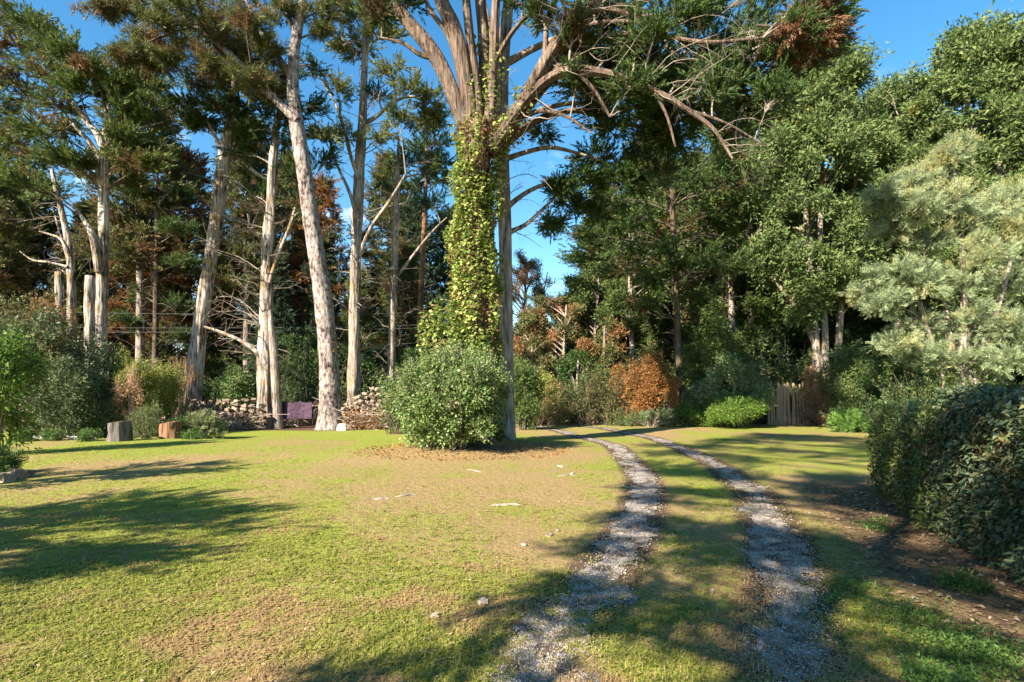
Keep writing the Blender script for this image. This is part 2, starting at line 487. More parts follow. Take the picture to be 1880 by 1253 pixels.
M['twig_dark'] = bark_mat('dark_twig', [(.2, (.05, .038, .028)), (.5, (.10, .08, .06)), (.8, (.17, .14, .11))], .3, 6, .2)
M['stone'] = plain_mat('wall_stone', (.15, .105, .07), (.38, .30, .23), 9, bump=.8)
M['rock_pale'] = plain_mat('pale_rock', (.19, .145, .105), (.36, .30, .24), 9)
M['white_rock'] = plain_mat('white_rock', (.7, .68, .62), (.82, .80, .75), 5)
M['earth'] = plain_mat('wall_earth', (.09, .055, .035), (.2, .13, .085), 5)
M['wood_cut'] = plain_mat('cut_wood', (.24, .10, .05), (.38, .19, .10), 9)
M['stump_grey'] = bark_mat('stump_grey', [(.3, (.04, .033, .028)), (.46, (.13, .112, .10)), (.8, (.22, .195, .175))], .10, 14, .9)
M['stump_brown'] = bark_mat('stump_brown', [(.3, (.05, .025, .014)), (.46, (.19, .10, .055)), (.8, (.34, .21, .125))], .10, 12, 1.)
M['pale_wood'] = bark_mat('paling_wood', [(.2, (.24, .15, .09)), (.5, (.44, .31, .2)), (.8, (.56, .43, .3))], .06, 22, .4)
M['wire'] = plain_mat('wire', (.10, .10, .10), (.15, .15, .15), 3)
M['purple'] = plain_mat('purple_sheet', (.035, .02, .034), (.085, .05, .075), 7)
M['slate'] = plain_mat('edging_slate', (.3, .28, .26), (.48, .45, .42), 5)
M['gravel_stone'] = leaf_mat('gravel_stone', [(.2, .165, .13), (.31, .265, .22), (.38, .335, .285), (.47, .43, .38)], None, transl=0., rough=.85)

# ------------------------------------------------------------------ ground sheet
RUT_L = [(960,1330),(985,1226),(1000,1168),(1060,1110),(1113,1044),(1141,1007),(1168,965),(1180,925),(1181,882),(1154,845),(1120,820),(1058,800),(1000,786),(960,779.5),(880,774)]
RUT_R = [(1466,1330),(1458,1253),(1450,1153),(1440,1050),(1428,987),(1403,946),(1386,909),(1355,886),(1310,850),(1241,821),(1202,806),(1160,796),(1080,783.5),(1010,776.5),(930,772)]
def ground_path(px):
    pts = []
    for x, y in px:
        d = FPX * EYE / (y - CY)
        pts.append([(x - CX) / FPX * d, d, 0, .1])
    return catmull(pts, .12)[:, :2]
PATHS = [ground_path(RUT_L), ground_path(RUT_R)]
RUT_W = [.225, .22]
def rut_dist(x, y, k):
    "signed distance (metres) from the edge of rut k, negative inside, with a ragged edge"
    P = PATHS[k]
    x, y = np.ravel(x), np.ravel(y)
    dmin = np.full(x.shape, 99.)
    for i in range(0, len(P) - 1, 2):
        a, b = P[i], P[min(i + 2, len(P) - 1)]
        ab = b - a; L2 = ab.dot(ab) + 1e-9
        near = (np.abs(x - a[0]) < 2.5) & (np.abs(y - a[1]) < 2.5)
        if not near.any(): continue
        t = np.clip(((x[near] - a[0]) * ab[0] + (y[near] - a[1]) * ab[1]) / L2, 0, 1)
        d = np.hypot(x[near] - a[0] - t * ab[0], y[near] - a[1] - t * ab[1])
        dmin[near] = np.minimum(dmin[near], d)
    return dmin - RUT_W[k]

def spaced(lo, hi, fine_lo, fine_hi, step, grow=1.22):
    a = list(np.arange(fine_lo, fine_hi + 1e-6, step))
    s, v = step, a[-1]
    while v < hi: s *= grow; v += s; a.append(v)
    s, v = step, a[0]
    while v > lo: s *= grow; v -= s; a.insert(0, v)
    return np.array(a)

def green_amount(x, y):
    "how much living grass there is: clover patches, dry and needle-strewn patches"
    g = fbm2(x * .55 + 3, y * .33 + 8, 21, 4) * 1.5 + fbm2(x * 2.3, y * 1.7, 31, 3) * .8 - .86
    g = g + .25 * sstep(12, 20, y) * sstep(1, -2, x)                                 # greener at the back left
    g = g + .28 * np.exp(-(((x + 4.5) / 2.4)**2 + ((y - 5.6) / 2.0)**2))
    g = g - .75 * np.exp(-(((x + 1.0) / 2.5)**2 + ((y - 14.3) / 1.3)**2))            # needles under the bush
    g = g - .08 * np.exp(-(((x - .4) / 1.6)**2 + ((y - 9.5) / 3)**2))
    g = g - .9 * sstep(2.2, 3.6, x - .14 * y) * sstep(12, 8, y)                      # bare strip along the hedge
    return g

def ground_mat():
    m, n, l, o = new_mat('lawn')
    t = n.new("ShaderNodeTexCoord")
    at_g = n.new("ShaderNodeAttribute"); at_g.attribute_name = 'green'
    at_s = n.new("ShaderNodeAttribute"); at_s.attribute_name = 'soil'
    def nz(scale, det=6, rough=.6):
        k = n.new("ShaderNodeTexNoise"); k.inputs['Scale'].default_value = scale; k.inputs['Detail'].default_value = det; k.inputs['Roughness'].default_value = rough
        l.new(t.outputs['Object'], k.inputs['Vector']); return k
    fine, mid, big = nz(38, 5, .7), nz(9, 6, .65), nz(1.1, 4)
    grass = ramp(n, [(.25, (.10, .125, .022)), (.5, (.22, .25, .04)), (.75, (.34, .34, .075))])
    dry = ramp(n, [(.25, (.13, .08, .036)), (.5, (.29, .20, .09)), (.75, (.47, .37, .19))])
    soil = ramp(n, [(.25, (.045, .028, .018)), (.5, (.11, .07, .045)), (.8, (.26, .18, .12))])
    for r in (grass, dry, soil): l.new(fine.outputs['Fac'], r.inputs[0])
    def mth(op, a, b=None, c=None):
        k = n.new("ShaderNodeMath"); k.operation = op
        for i, v in enumerate((a, b, c)):
            if v is None: continue
            if hasattr(v, 'links'): l.new(v, k.inputs[i])
            else: k.inputs[i].default_value = v
        return k.outputs[0]
    v = mth('MULTIPLY_ADD', mid.outputs['Fac'], 1.6, -.78)
    v = mth('ADD', at_g.outputs['Fac'], v)
    f = mth('MULTIPLY_ADD', fine.outputs['Fac'], .9, -.45)
    v = mth('ADD', v, f)
    mr = n.new("ShaderNodeMapRange"); mr.inputs[1].default_value = .12; mr.inputs[2].default_value = .48
    l.new(v, mr.inputs[0])
    mx = n.new("ShaderNodeMixRGB"); l.new(mr.outputs[0], mx.inputs[0]); l.new(dry.outputs[0], mx.inputs[1]); l.new(grass.outputs[0], mx.inputs[2])
    s = mth('ADD', at_s.outputs['Fac'], mth('MULTIPLY_ADD', mid.outputs['Fac'], .9, -.45))
    mr2 = n.new("ShaderNodeMapRange"); mr2.inputs[1].default_value = .3; mr2.inputs[2].default_value = .65
    l.new(s, mr2.inputs[0])
    mx2 = n.new("ShaderNodeMixRGB"); l.new(mr2.outputs[0], mx2.inputs[0]); l.new(mx.outputs[0], mx2.inputs[1]); l.new(soil.outputs[0], mx2.inputs[2])
    b = n.new("ShaderNodeBsdfPrincipled"); b.inputs['Roughness'].default_value = 1.; b.inputs['Specular IOR Level'].default_value = .05
    l.new(mx2.outputs[0], b.inputs['Base Color'])
    bp = n.new("ShaderNodeBump"); bp.inputs['Strength'].default_value = .9; bp.inputs['Distance'].default_value = .05
    hgt = mth('MULTIPLY_ADD', fine.outputs['Fac'], .6, mid.outputs['Fac'])
    l.new(hgt, bp.inputs['Height']); l.new(bp.outputs[0], b.inputs['Normal'])
    l.new(b.outputs[0], o.inputs[0])
    return m
M['lawn'] = ground_mat()

gx = spaced(-420, 420, -15, 13, .2); gy = spaced(-300, 600, 1.5, 31, .2)
XX, YY = np.meshgrid(gx, gy)
ZZ = ground_z(XX, YY)
mb = MB()
nx, ny = len(gx), len(gy)
i = (np.arange(ny - 1)[:, None] * nx + np.arange(nx - 1)[None]).ravel()
mb.add(np.stack([XX.ravel(), YY.ravel(), ZZ.ravel()], 1), np.stack([i, i + 1, i + nx + 1, i + nx], 1))
me = mb.mesh('ground', smooth=True)
x, y = XX.ravel(), YY.ravel()
ga = me.attributes.new('green', 'FLOAT', 'POINT'); ga.data.foreach_set('value', green_amount(x, y).astype(np.float32))
rd = np.minimum(rut_dist(x, y, 0), rut_dist(x, y, 1))
soil = .8 * sstep(.3, .0, rd)
soil = np.maximum(soil, .56 * sstep(.8, 1.7, x - .36 * y) * sstep(13, 9, y))          # litter under the hedge
soil = np.maximum(soil, .6 * np.exp(-(((x + .8) / 2.3)**2 + ((y - 14.6) / 1.1)**2)))
soil = np.maximum(soil, .8 * sstep(24, 27, y) * sstep(-4, -9, x))
soil = np.maximum(soil, .8 * sstep(27.5, 30, y))
soil = np.maximum(soil, .45 * np.exp(-(((y + .05 * x - 18.75) / .22)**2)) * sstep(-1, -3, x))
sa = me.attributes.new('soil', 'FLOAT', 'POINT'); sa.data.foreach_set('value', soil.astype(np.float32))
link('ground', me, M['lawn'], kind='structure')

# gravel wheel ruts, laid a little above the lawn with ragged edges
def gravel_mat():
    m, n, l, o = new_mat('gravel')
    t = n.new("ShaderNodeTexCoord")
    vo = n.new("ShaderNodeTexVoronoi"); vo.inputs['Scale'].default_value = 105; l.new(t.outputs['Object'], vo.inputs['Vector'])
    nz = n.new("ShaderNodeTexNoise"); nz.inputs['Scale'].default_value = 5; nz.inputs['Detail'].default_value = 6; l.new(t.outputs['Object'], nz.inputs['Vector'])
    sp = n.new("ShaderNodeSeparateColor"); l.new(vo.outputs['Color'], sp.inputs[0])
    r = ramp(n, [(.0, (.13, .105, .085)), (.35, (.33, .28, .23)), (1., (.58, .52, .45))]); l.new(sp.outputs[0], r.inputs[0])
    r2 = ramp(n, [(.40, (.16, .10, .06)), (.58, (1, 1, 1))]); l.new(nz.outputs['Fac'], r2.inputs[0])
    mx = n.new("ShaderNodeMixRGB"); mx.blend_type = 'MULTIPLY'; mx.inputs[0].default_value = .8
    l.new(r.outputs[0], mx.inputs[1]); l.new(r2.outputs[0], mx.inputs[2])
    b = n.new("ShaderNodeBsdfPrincipled"); b.inputs['Roughness'].default_value = .95; b.inputs['Specular IOR Level'].default_value = .1
    l.new(mx.outputs[0], b.inputs['Base Color'])
    bp = n.new("ShaderNodeBump"); bp.inputs['Strength'].default_value = .9; bp.inputs['Distance'].default_value = .02; bp.invert = True
    l.new(vo.outputs['Distance'], bp.inputs['Height']); l.new(bp.outputs[0], b.inputs['Normal'])
    l.new(b.outputs[0], o.inputs[0])
    return m
M['gravel'] = gravel_mat()
OCT = (np.array([[1, 0, 0], [0, 1, 0], [-1, 0, 0], [0, -1, 0], [0, 0, .7], [0, 0, -.7]], float),
       np.array([[0, 1, 4], [1, 2, 4], [2, 3, 4], [3, 0, 4]]))
for k in range(2):
    P = PATHS[k]
    P = P[np.argsort(P[:, 1])] if False else P
    tan = norm(np.gradient(P, axis=0)); nr = np.stack([-tan[:, 1], tan[:, 0]], 1)
    # resample finely along the rut
    seglen = np.concatenate([[0], np.cumsum(np.linalg.norm(np.diff(P, axis=0), axis=1))])
    s = np.arange(0, seglen[-1], .05)
    C = np.stack([np.interp(s, seglen, P[:, j]) for j in (0, 1)], 1)
    Nn = norm(np.stack([np.interp(s, seglen, nr[:, j]) for j in (0, 1)], 1))
    u = np.linspace(-.5, .5, 31)
    GX = C[:, 0:1] + Nn[:, 0:1] * u; GY = C[:, 1:2] + Nn[:, 1:2] * u
    mb = MB()
    i = (np.arange(len(s) - 1)[:, None] * 31 + np.arange(30)[None]).ravel()
    F = np.stack([i, i + 1, i + 32, i + 31], 1)
    d = rut_dist(GX, GY, k)
    rag = d + (fbm2(GX.ravel() * 2.2, GY.ravel() * 1.6, 77 + k, 4) - .5) * .75 + (fbm2(GX.ravel() * 11, GY.ravel() * 11, 71, 2) - .5) * .16
    keep = (rag[F] < -.015).all(1)
    mb.add(np.stack([GX.ravel(), GY.ravel(), ground_z(GX, GY).ravel() + .009], 1), F[keep])
    link('gravel_track', mb.mesh('gravel_track', smooth=True), M['gravel'], kind='structure')
    # loose stones on it
    n = 11000
    d_ = 1 / rng.uniform(1 / 19., 1 / 2.9, n)
    ii = np.argmin(np.abs(C[None, :, 1] - d_[:, None]), 1)
    off = rng.normal(0, .21, n)
    pos = np.stack([C[ii, 0] + Nn[ii, 0] * off, C[ii, 1] + Nn[ii, 1] * off + rng.uniform(-.03, .03, n)], 1)
    dd = rut_dist(pos[:, 0], pos[:, 1], k) + (fbm2(pos[:, 0] * 2.2, pos[:, 1] * 1.6, 77 + k, 4) - .5) * .75
    pos = pos[dd < .26 * rng.uniform(0, 1, n)**3 + .01]
    p3 = np.column_stack([pos, ground_z(pos[:, 0], pos[:, 1]) + .010])
    mb = MB()
    sz = rng.uniform(.0025, .0062, (len(p3), 1)) * (1 + .07 * p3[:, 1:2]) * rng.uniform(.7, 1.3, (len(p3), 3))
    mb.stamp(OCT, p3, frames(rand_dirs(len(p3)) * np.array([1, 1, .35])), sz)
    o = link('loose_gravel', mb.mesh('loose_gravel'), M['gravel_stone'], kind='stuff')
    o["label"] = ['loose pale gravel in the left wheel rut', 'loose pale gravel in the right wheel rut'][k]; o["category"] = 'gravel'

# ------------------------------------------------------------------ tree builder
def px_trunk(pts, d, to_ground=True):
    "rows (px, py, width px[, depth offset]) -> rows (x, y, z, r)"
    res = []
    for p in pts:
        dd = d + (p[3] if len(p) > 3 else 0)
        v = at(p[0], p[1], dd); res.append([*v, p[2] * (.44 if d < 20 else .40) * dd / FPX])
    res = np.array(res)
    if to_ground:
        b = res[0].copy(); g = float(ground_z(b[0], b[1])) - .15
        if b[2] > g + .25:
            e = b.copy(); e[2] = g; e[3] *= 1.12
            res = np.vstack([e, res])
        else: res[0, 2] = g
    return res

def sph(n, shell=.45):
    return rand_dirs(n) * (rng.uniform(0, 1, n)**shell)[:, None]

def add_clump(c, rad, root, br, fo, tpl, nt, ns, size, up=.35, twig_r=.012, lift=.25, limb_r=.05, limb=True, droop=0.):
    "one spray-covered bough: limb from root to the clump, twigs inside it, sprays on the twigs"
    c = np.asarray(c, float); rad = np.asarray(rad, float)
    if limb:
        L = arcs(root[None], c[None], 9, lift, .07)
        tubes_many(br, L, np.linspace(limb_r, limb_r * .3, 9)[None], 4)
        Lp = L[0]
    else:
        Lp = np.stack([c - [0, 0, rad[2] * .6], c])
    e = c + sph(nt) * rad
    s = Lp[rng.integers(max(0, len(Lp) - 5), len(Lp), nt)]
    tw = arcs(s, e, 3, .1, .16)
    tubes_many(br, tw, np.repeat(np.linspace(twig_r, twig_r * .35, 3)[None], nt, 0), 3)
    t = rng.uniform(.3, 1.02, (nt, ns)) * 2
    i0 = np.clip(t.astype(int), 0, 1); f = (t - i0)[..., None]
    k = np.arange(nt)[:, None]
    pos = tw[k, i0] * (1 - f) + tw[k, i0 + 1] * f
    td = norm(tw[:, -1] - tw[:, 0])
    dirs = np.repeat(td[:, None], ns, 1) + np.array([0, 0, up - droop]) + rng.normal(size=(nt, ns, 3)) * .5
    pos = pos.reshape(-1, 3) + rng.normal(size=(nt * ns, 3)) * size * .12
    stamp_mix(fo, tpl, pos, norm(dirs.reshape(-1, 3)), rng.uniform(.65, 1.25, nt * ns) * size)

def dead_branches(mb, trunk, n, z0, z1, length, r=.03, bias=None, up=.1, sub=5):
    "bare broken branches with twigs off a trunk"
    ok = np.where((trunk[:-1, 2] >= z0) & (trunk[:-1, 2] <= z1))[0]
    if len(ok) == 0: return
    ii = rng.choice(ok, n); ff = rng.uniform(0, 1, (n, 1))
    A = trunk[ii, :3] * (1 - ff) + trunk[ii + 1, :3] * ff
    az = rng.uniform(0, 2 * np.pi, n) if bias is None else rng.normal(bias[0], bias[1], n)
    L = length * rng.uniform(.35, 1.1, n)
    d = np.stack([np.cos(az), np.sin(az), rng.normal(up, .3, n)], 1)
    B = A + norm(d) * L[:, None]
    P = arcs(A, B, 7, rng.normal(.25, .5, n), .12)
    tubes_many(mb, P, np.linspace(1, .25, 7)[None] * (r * rng.uniform(.6, 1.4, n))[:, None], 4)
    k = np.repeat(np.arange(n), sub)
    t = rng.integers(2, 7, n * sub)
    A2 = P[k, t]
    B2 = A2 + norm(norm(d)[k] * .7 + rng.normal(size=(n * sub, 3)) * .75) * (L[k] * rng.uniform(.15, .45, n * sub))[:, None]
    P2 = arcs(A2, B2, 5, .1, .16)
    tubes_many(mb, P2, np.linspace(1, .3, 5)[None] * np.full((n * sub, 1), r * .36), 3)
    k3 = np.repeat(np.arange(n * sub), 2)
    A3 = P2[k3, rng.integers(1, 5, len(k3))]
    B3 = A3 + norm(norm(B2 - A2)[k3] + rng.normal(size=(len(k3), 3)) * .7) * (np.linalg.norm(B2 - A2, axis=1)[k3] * rng.uniform(.25, .6, len(k3)))[:, None]
    tubes_many(mb, arcs(A3, B3, 3, .1, .15), np.linspace(1, .4, 3)[None] * np.full((len(k3), 1), r * .17), 3)

def attach(trunks, c, drop):
    "where on the trunks a bough for a clump at c starts: lower than the clump and near it"
    T = np.vstack(trunks)
    cost = np.linalg.norm(T[:, :3] - (c - np.array([0, 0, drop])), axis=1)
    i = np.argmin(cost)
    return T[i, :3], T[i, 3]

def tree(name, label, cat, trunks, clumps, tpl, leaf, bark, size=.55, nt=14, ns=7, seg=18, groove=.16, dead=None,
         group=None, drop=.8, limb_r=.06, up=.35, lift=.25, twig='twig_dark', gk=3., gz=.6, flare=.35, step=.25, cap=False, droop=0., extra=None):
    base = trunks[0][0, :3].copy(); base[2] = float(ground_z(base[0], base[1]))
    T = Thing(name, label, cat, base, group)
    mb = MB(); sm = []
    for k, t in enumerate(trunks):
        S = catmull(t, step if k == 0 else step * 1.2); sm.append(S)
        tube(mb, S, seg if k == 0 else max(8, int(seg * .56)), groove, gk, gz, seed=int(rng.integers(999)), flare=flare if k == 0 else 0, cap=cap)
    tr = T.part('trunk', mb, M[bark], smooth=True)
    br, fo = MB(), MB()
    for cl in clumps:
        c, rad = np.asarray(cl[0], float), np.asarray(cl[1], float)
        m = cl[2] if len(cl) > 2 else 1.
        root, rr = attach(sm, c, drop)
        add_clump(c, rad, root, br, fo, tpl, max(3, int(nt * m)), ns, size, up=up, limb_r=min(limb_r, rr * .8), lift=lift, droop=droop)
    if dead:
        for kw in dead: dead_branches(br, sm[kw.pop('on', 0)], **kw)
    T.part('branches', br, M[twig], smooth=True, kind='stuff')
    if leaf: T.part('crown', fo, M[leaf], kind='stuff')
    return T, sm

def px_clumps(lst, d, yscale=1.0, spread=1.2):
    "rows (px, py, rx px, ry px[, density]) -> world clumps scattered in depth"
    r = []
    for c in lst:
        dd = d + rng.uniform(-spread, spread)
        k = dd / FPX
        r.append((at(c[0], c[1], dd), (c[2] * k, c[2] * k * yscale, c[3] * k), c[4] if len(c) > 4 else 1.))
    return r

# ------------------------------------------------------------------ the old ivy-clad cypress in the middle
D1 = 16.6
main_trunks = [px_trunk([(880,822,84),(877,760,70),(875,640,60),(873,520,56),(872,420,54),(874,330,56),(879,262,66),(882,225,50)], D1)]
for L in (
    [(864,290,34),(848,215,34),(803,108,31),(748,38,28),(690,-22,26),(600,-90,16)],
    [(868,285,34),(858,170,34),(836,65,35),(810,0,32),(784,-90,28),(750,-220,16)],
    [(880,270,22),(876,170,19),(862,60,17),(854,-20,16),(838,-160,10)],
    [(886,275,28,.4),(891,160,25,.4),(887,60,22,.4),(880,-30,20,.4),(884,-190,12,.4)],
    [(890,270,24),(901,185,20),(907,85,18),(912,-10,16),(932,-150,10)],
    [(895,280,42,-.2),(938,228,37,-.3),(984,150,34,-.6),(1018,92,31,-.8),(1074,25,27,-1.2),(1135,-45,19,-1.6)],
    [(910,262,34),(962,200,30),(1010,142,28,.4),(1080,82,25,.8),(1150,22,20,1.2),(1250,-45,12,1.6)],
    [(905,270,28,-.3),(965,188,24,-.6),(1010,145,21,-.9),(1055,130,18,-1.2),(1130,140,15,-1.5),(1200,165,12,-1.8),(1262,202,10,-2),(1310,238,7,-2.2),(1345,292,4,-2.4)],
    [(905,280,26,.3),(960,238,18,.5),(1000,216,15,.7),(1065,204,11,.9),(1140,232,7,1.1)],
    [(930,215,16,.4),(975,165,13,.4),(1040,60,10,.2),(1085,45,9,0),(1150,40,8,-.4),(1230,55,6,-.8)],
    [(1018,92,16,-.8),(1100,70,13,-1),(1180,62,11,-1.3),(1290,78,8,-1.6),(1400,70,5,-2)],
    [(1150,22,12,1.2),(1200,60,11,1),(1235,95,8,.8),(1262,130,5,.6)],
    [(840,110,12),(820,60,11),(790,20,9),(770,-30,6)], [(803,108,12),(770,100,9),(740,80,7),(700,70,4)], [(905,120,12),(940,60,10),(985,10,8),(1010,-40,5)], [(984,150,14,-.6),(1000,100,12,-.6),(1005,40,10,-.6),(1030,-20,7,-.6)],
    [(1010,142,14,.4),(1075,128,12,.6),(1140,95,9,.9),(1200,85,6,1.2)], [(1074,25,12,-1.2),(1120,18,10,-1.4),(1180,30,7,-1.6),(1240,22,4,-1.8)], [(1055,130,10,-1.2),(1090,165,8,-1.2),(1120,215,5,-1.2)], [(945,225,10,-.3),(990,205,8,-.5),(1040,215,6,-.6),(1085,245,4,-.8)],
    [(1200,165,8,-1.8),(1225,215,6,-1.8),(1240,270,4,-1.7)],
    [(1262,202,7,-2),(1330,225,5,-2.2),(1395,262,3,-2.4)],
): main_trunks.append(px_trunk(L, D1, False))
cl = px_clumps([(1060,150,45,20),(1110,205,60,28),(1170,110,55,25,.7),(1180,195,70,32),(1250,120,70,32),(1240,190,60,30),(1320,70,75,35),(1400,40,75,38),
    (1480,25,70,40),(1530,20,50,30),(1310,165,60,35),(1390,120,70,40),(1450,110,60,40),(1500,90,50,40),(1330,250,45,25),(1240,265,40,22),(1210,30,60,25,.6),(1300,0,80,30),(1420,-40,90,40),(1150,-30,70,30),
    (1240,150,55,26),(1180,140,45,22),(1300,120,55,26),(1340,200,45,24),(1100,160,40,18),(1150,90,45,18),(1370,90,50,28),(1210,230,45,22),(1060,110,36,16),(1000,30,36,16,.7),(1050,60,40,18),(1110,110,45,20),(1140,40,50,22),(1200,70,50,22),(1160,160,45,20),(1270,40,50,24),(1090,10,50,20),(1350,150,50,26),(1290,215,45,22),(1420,170,45,28),(1460,60,50,30),(1540,60,40,26),(700,20,36,16,.8),(745,5,36,14,.6),(960,-10,40,18,.7),(1380,210,40,22),
    (1000,-60,80,40),(860,-120,90,40),(740,-90,80,40),(640,-60,70,35),(930,-200,100,50),(1080,-150,100,50),(1230,-120,90,50),(700,-200,100,50)], D1 - .6, 1.1, 1.6)
MAIN, MS = tree('ivy_clad_cypress', 'huge spreading cypress with many thick limbs and an ivy-covered trunk, mid picture', 'tree', main_trunks, cl, CYP, 'cyp_dark', 'bark_red',
     size=.44, nt=30, ns=8, seg=50, groove=.6, gk=5.2, gz=.3, drop=.6, limb_r=.05, flare=.6, step=.14, lift=.3, twig='twig',
     dead=[dict(on=8, n=26, z0=7, z1=12, length=2.6, r=.016, bias=(0., .8), up=-.15), dict(on=11, n=22, z0=9, z1=12.2, length=2.6, r=.016, bias=(0., .9), up=-.1),
           dict(on=6, n=14, z0=9, z1=12, length=2.0, r=.018, bias=(0., 1.), up=.1), dict(on=7, n=14, z0=9, z1=12, length=2.2, r=.018, bias=(.3, 1.), up=.0)])
# dead brown tuft hanging in the upper right of the crown
fo, br = MB(), MB()
for c in px_clumps([(1450,60,30,14),(1485,40,34,14),(1525,45,26,10),(1470,95,18,30),(1500,75,24,16)], 15.0, 1., .7):
    add_clump(c[0], c[1], c[0] + np.array([-.8, .2, .3]), br, fo, CYP, 12, 7, .36, up=-.3)
t_ = MAIN.part('dead_foliage', fo, leaf_mat('dead_cypress', [(.14, .06, .03), (.24, .12, .06), (.3, .18, .1)]), kind='stuff')
t_["label"] = 'brown dead foliage hanging in the crown'
MAIN.part('dead_twigs', br, M['twig_dark'], kind='stuff')

# ivy wrapped round that trunk
ivy_base = np.array([*main_trunks[0][0, :2], float(ground_z(*main_trunks[0][0, :2]))])
IV = Thing('ivy_vine', 'bright yellow-green ivy wrapped around the big central trunk', 'ivy', ivy_base)
fo, fd, st = MB(), MB(), MB()
S = MS[0]
def on_trunk(S, n, z0, z1, off, az=None):
    z = rng.uniform(z0, z1, n)
    c = np.stack([np.interp(z, S[:, 2], S[:, j]) for j in range(4)], 1)
    a = rng.uniform(0, 2 * np.pi, n) if az is None else az(n)
    dirs = np.stack([np.cos(a), np.sin(a), np.zeros(n)], 1)
    lump = .08 + .55 * noise3(np.cos(a) * 1.7 + 5, np.sin(a) * 1.7 + 5, z * 1.3, 91)**1.6
    return c[:, :3] + dirs * (c[:, 3:4] + (lump * off * rng.uniform(.3, 1., n))[:, None]), dirs, z
KITE = (np.array([[0, 0, 0], [.42, .46, .05], [1, 0, -.12], [.42, -.46, .05]], float), np.array([[0, 3, 2], [0, 2, 1]]))
HEART = (np.array([[0, 0, 0], [.22, .42, .06], [.62, .34, .03], [1, 0, -.1], [.62, -.34, .03], [.22, -.42, .06], [.45, 0, -.03]], float),
         np.array([[0, 6, 1], [1, 6, 2], [2, 6, 3], [3, 6, 4], [4, 6, 5], [5, 6, 0]]))
def ivy_leaves(mb, pos, out_, n, s=.11):
    d = norm(np.array([0, 0, -.55]) + out_ * .5 + rng.normal(size=(n, 3)) * .6)
    Rm = frames(d, np.zeros(n))
    nrm = Rm[:, :, 2]; flip = (np.einsum('ij,ij->i', nrm, out_) < 0)
    Rm[flip, :, 2] *= -1; Rm[flip, :, 1] *= -1
    mb.stamp(KITE, pos, Rm, rng.uniform(.45, 1.4, n) * s)
n = 30000
pos, dirs, z = on_trunk(S, n, .3, 9.4, 1.0)
dens = noise3(dirs[:, 0] * 2.4 + 3, dirs[:, 1] * 2.4, z * .8, 55)
front = np.arctan2(dirs[:, 1], dirs[:, 0]) + np.pi / 2
bare = np.exp(-((front - .12 - .18 * np.sin(z * .9)) / .25)**2) * (z > 3.2)
thin = sstep(8.0, 9.5, z)
rag = noise3(np.cos(front) * 3 + 4, np.sin(front) * 3 + 4, .5, 12)
thin = sstep(6.6 + rag * 2.2, 8.2 + rag * 2.4, z)
k = (dens > .33) & (rng.uniform(0, 1, n) > bare * .5) & (rng.uniform(0, 1, n) > thin * .92)
ivy_leaves(fo, pos[k], dirs[k], int(k.sum()), .1)
k2 = (~k) & (rng.uniform(0, 1, n) < .4)
ivy_leaves(fd, pos[k2] - dirs[k2] * .05, dirs[k2], int(k2.sum()), .09)
# ivy creeping up the first limbs
for li, zt, m in ((1, 9.6, 200), (3, 10.8, 320), (4, 12.2, 420), (5, 11.6, 380), (6, 10.2, 450), (9, 9.6, 260)):
    p, dr, zz = on_trunk(MS[li], m, 8.3, zt, .6); ivy_leaves(fo, p, dr, m, .1)
# ivy-covered stub low on the left side
n = 1500
c0 = at(812, 620, D1 - .2)
q = sph(n, .3) * np.array([.75, .55, 1.15])
ivy_leaves(fo, c0 + q, norm(q), n)
for a in np.linspace(0, 2 * np.pi, 9, endpoint=False):
    z = np.linspace(0.1, 8.6, 30)
    aa = a + .35 * np.sin(z * .8 + a * 3)
    c = np.stack([np.interp(z, S[:, 2], S[:, j]) for j in range(4)], 1)
    P = np.column_stack([c[:, 0] + np.cos(aa) * (c[:, 3] + .03), c[:, 1] + np.sin(aa) * (c[:, 3] + .03), z])
    tubes_many(st, P[None], np.linspace(.035, .012, 30)[None], 5)
IV.part('foliage', fo, M['ivy'], kind='stuff')
IV.part('dead_leaves', fd, M['ivy_dead'], kind='stuff')
IV.part('stems', st, M['twig'], smooth=True, kind='stuff')

# the straight grey trunk close behind it
D2 = 18.0
tb = [px_trunk([(931,818,34),(931,700,29),(929,560,28),(927,420,28),(922,300,30),(919,180,33),(926,80,25),(936,-20,20),(950,-160,10)], D2)]
for L in ([(930,292,12),(965,280,10),(1010,271,9),(1065,283,6),(1130,305,4)], [(928,384,12),(960,358,10),(1000,339,8),(1050,333,5),(1085,318,3)],
          [(930,428,11),(965,413,9),(995,386,7),(1030,352,4)], [(922,120,18),(975,92,14),(1040,62,11),(1110,25,8)], [(918,150,16),(900,60,13),(880,-30,10)],
          [(926,230,13,.3),(985,205,11,.6),(1060,190,9,1),(1130,215,6,1.3)]):
    tb.append(px_trunk(L, D2, False))
cl = px_clumps([(1090,290,60,22),(1130,330,60,28),(1075,330,45,16),(1050,375,40,16),(1030,345,30,14),(1120,240,55,22),(1180,275,60,30),(1170,340,60,32),(1000,250,28,12,.6),(1100,395,50,22),(1010,415,30,12),(1220,320,60,35)], D2 + .5, 1., 1.2)
tree('straight_conifer', 'straight slim grey conifer trunk standing just right of the ivy-covered cypress', 'tree', tb, cl, CYP, 'cyp_dark', 'bark_grey', size=.42, nt=26, ns=8, seg=20,
     groove=.12, drop=.2, limb_r=.035, twig='twig', dead=[dict(n=18, z0=6, z1=14, length=2.2, r=.014, bias=(0, .8), up=-.1)])

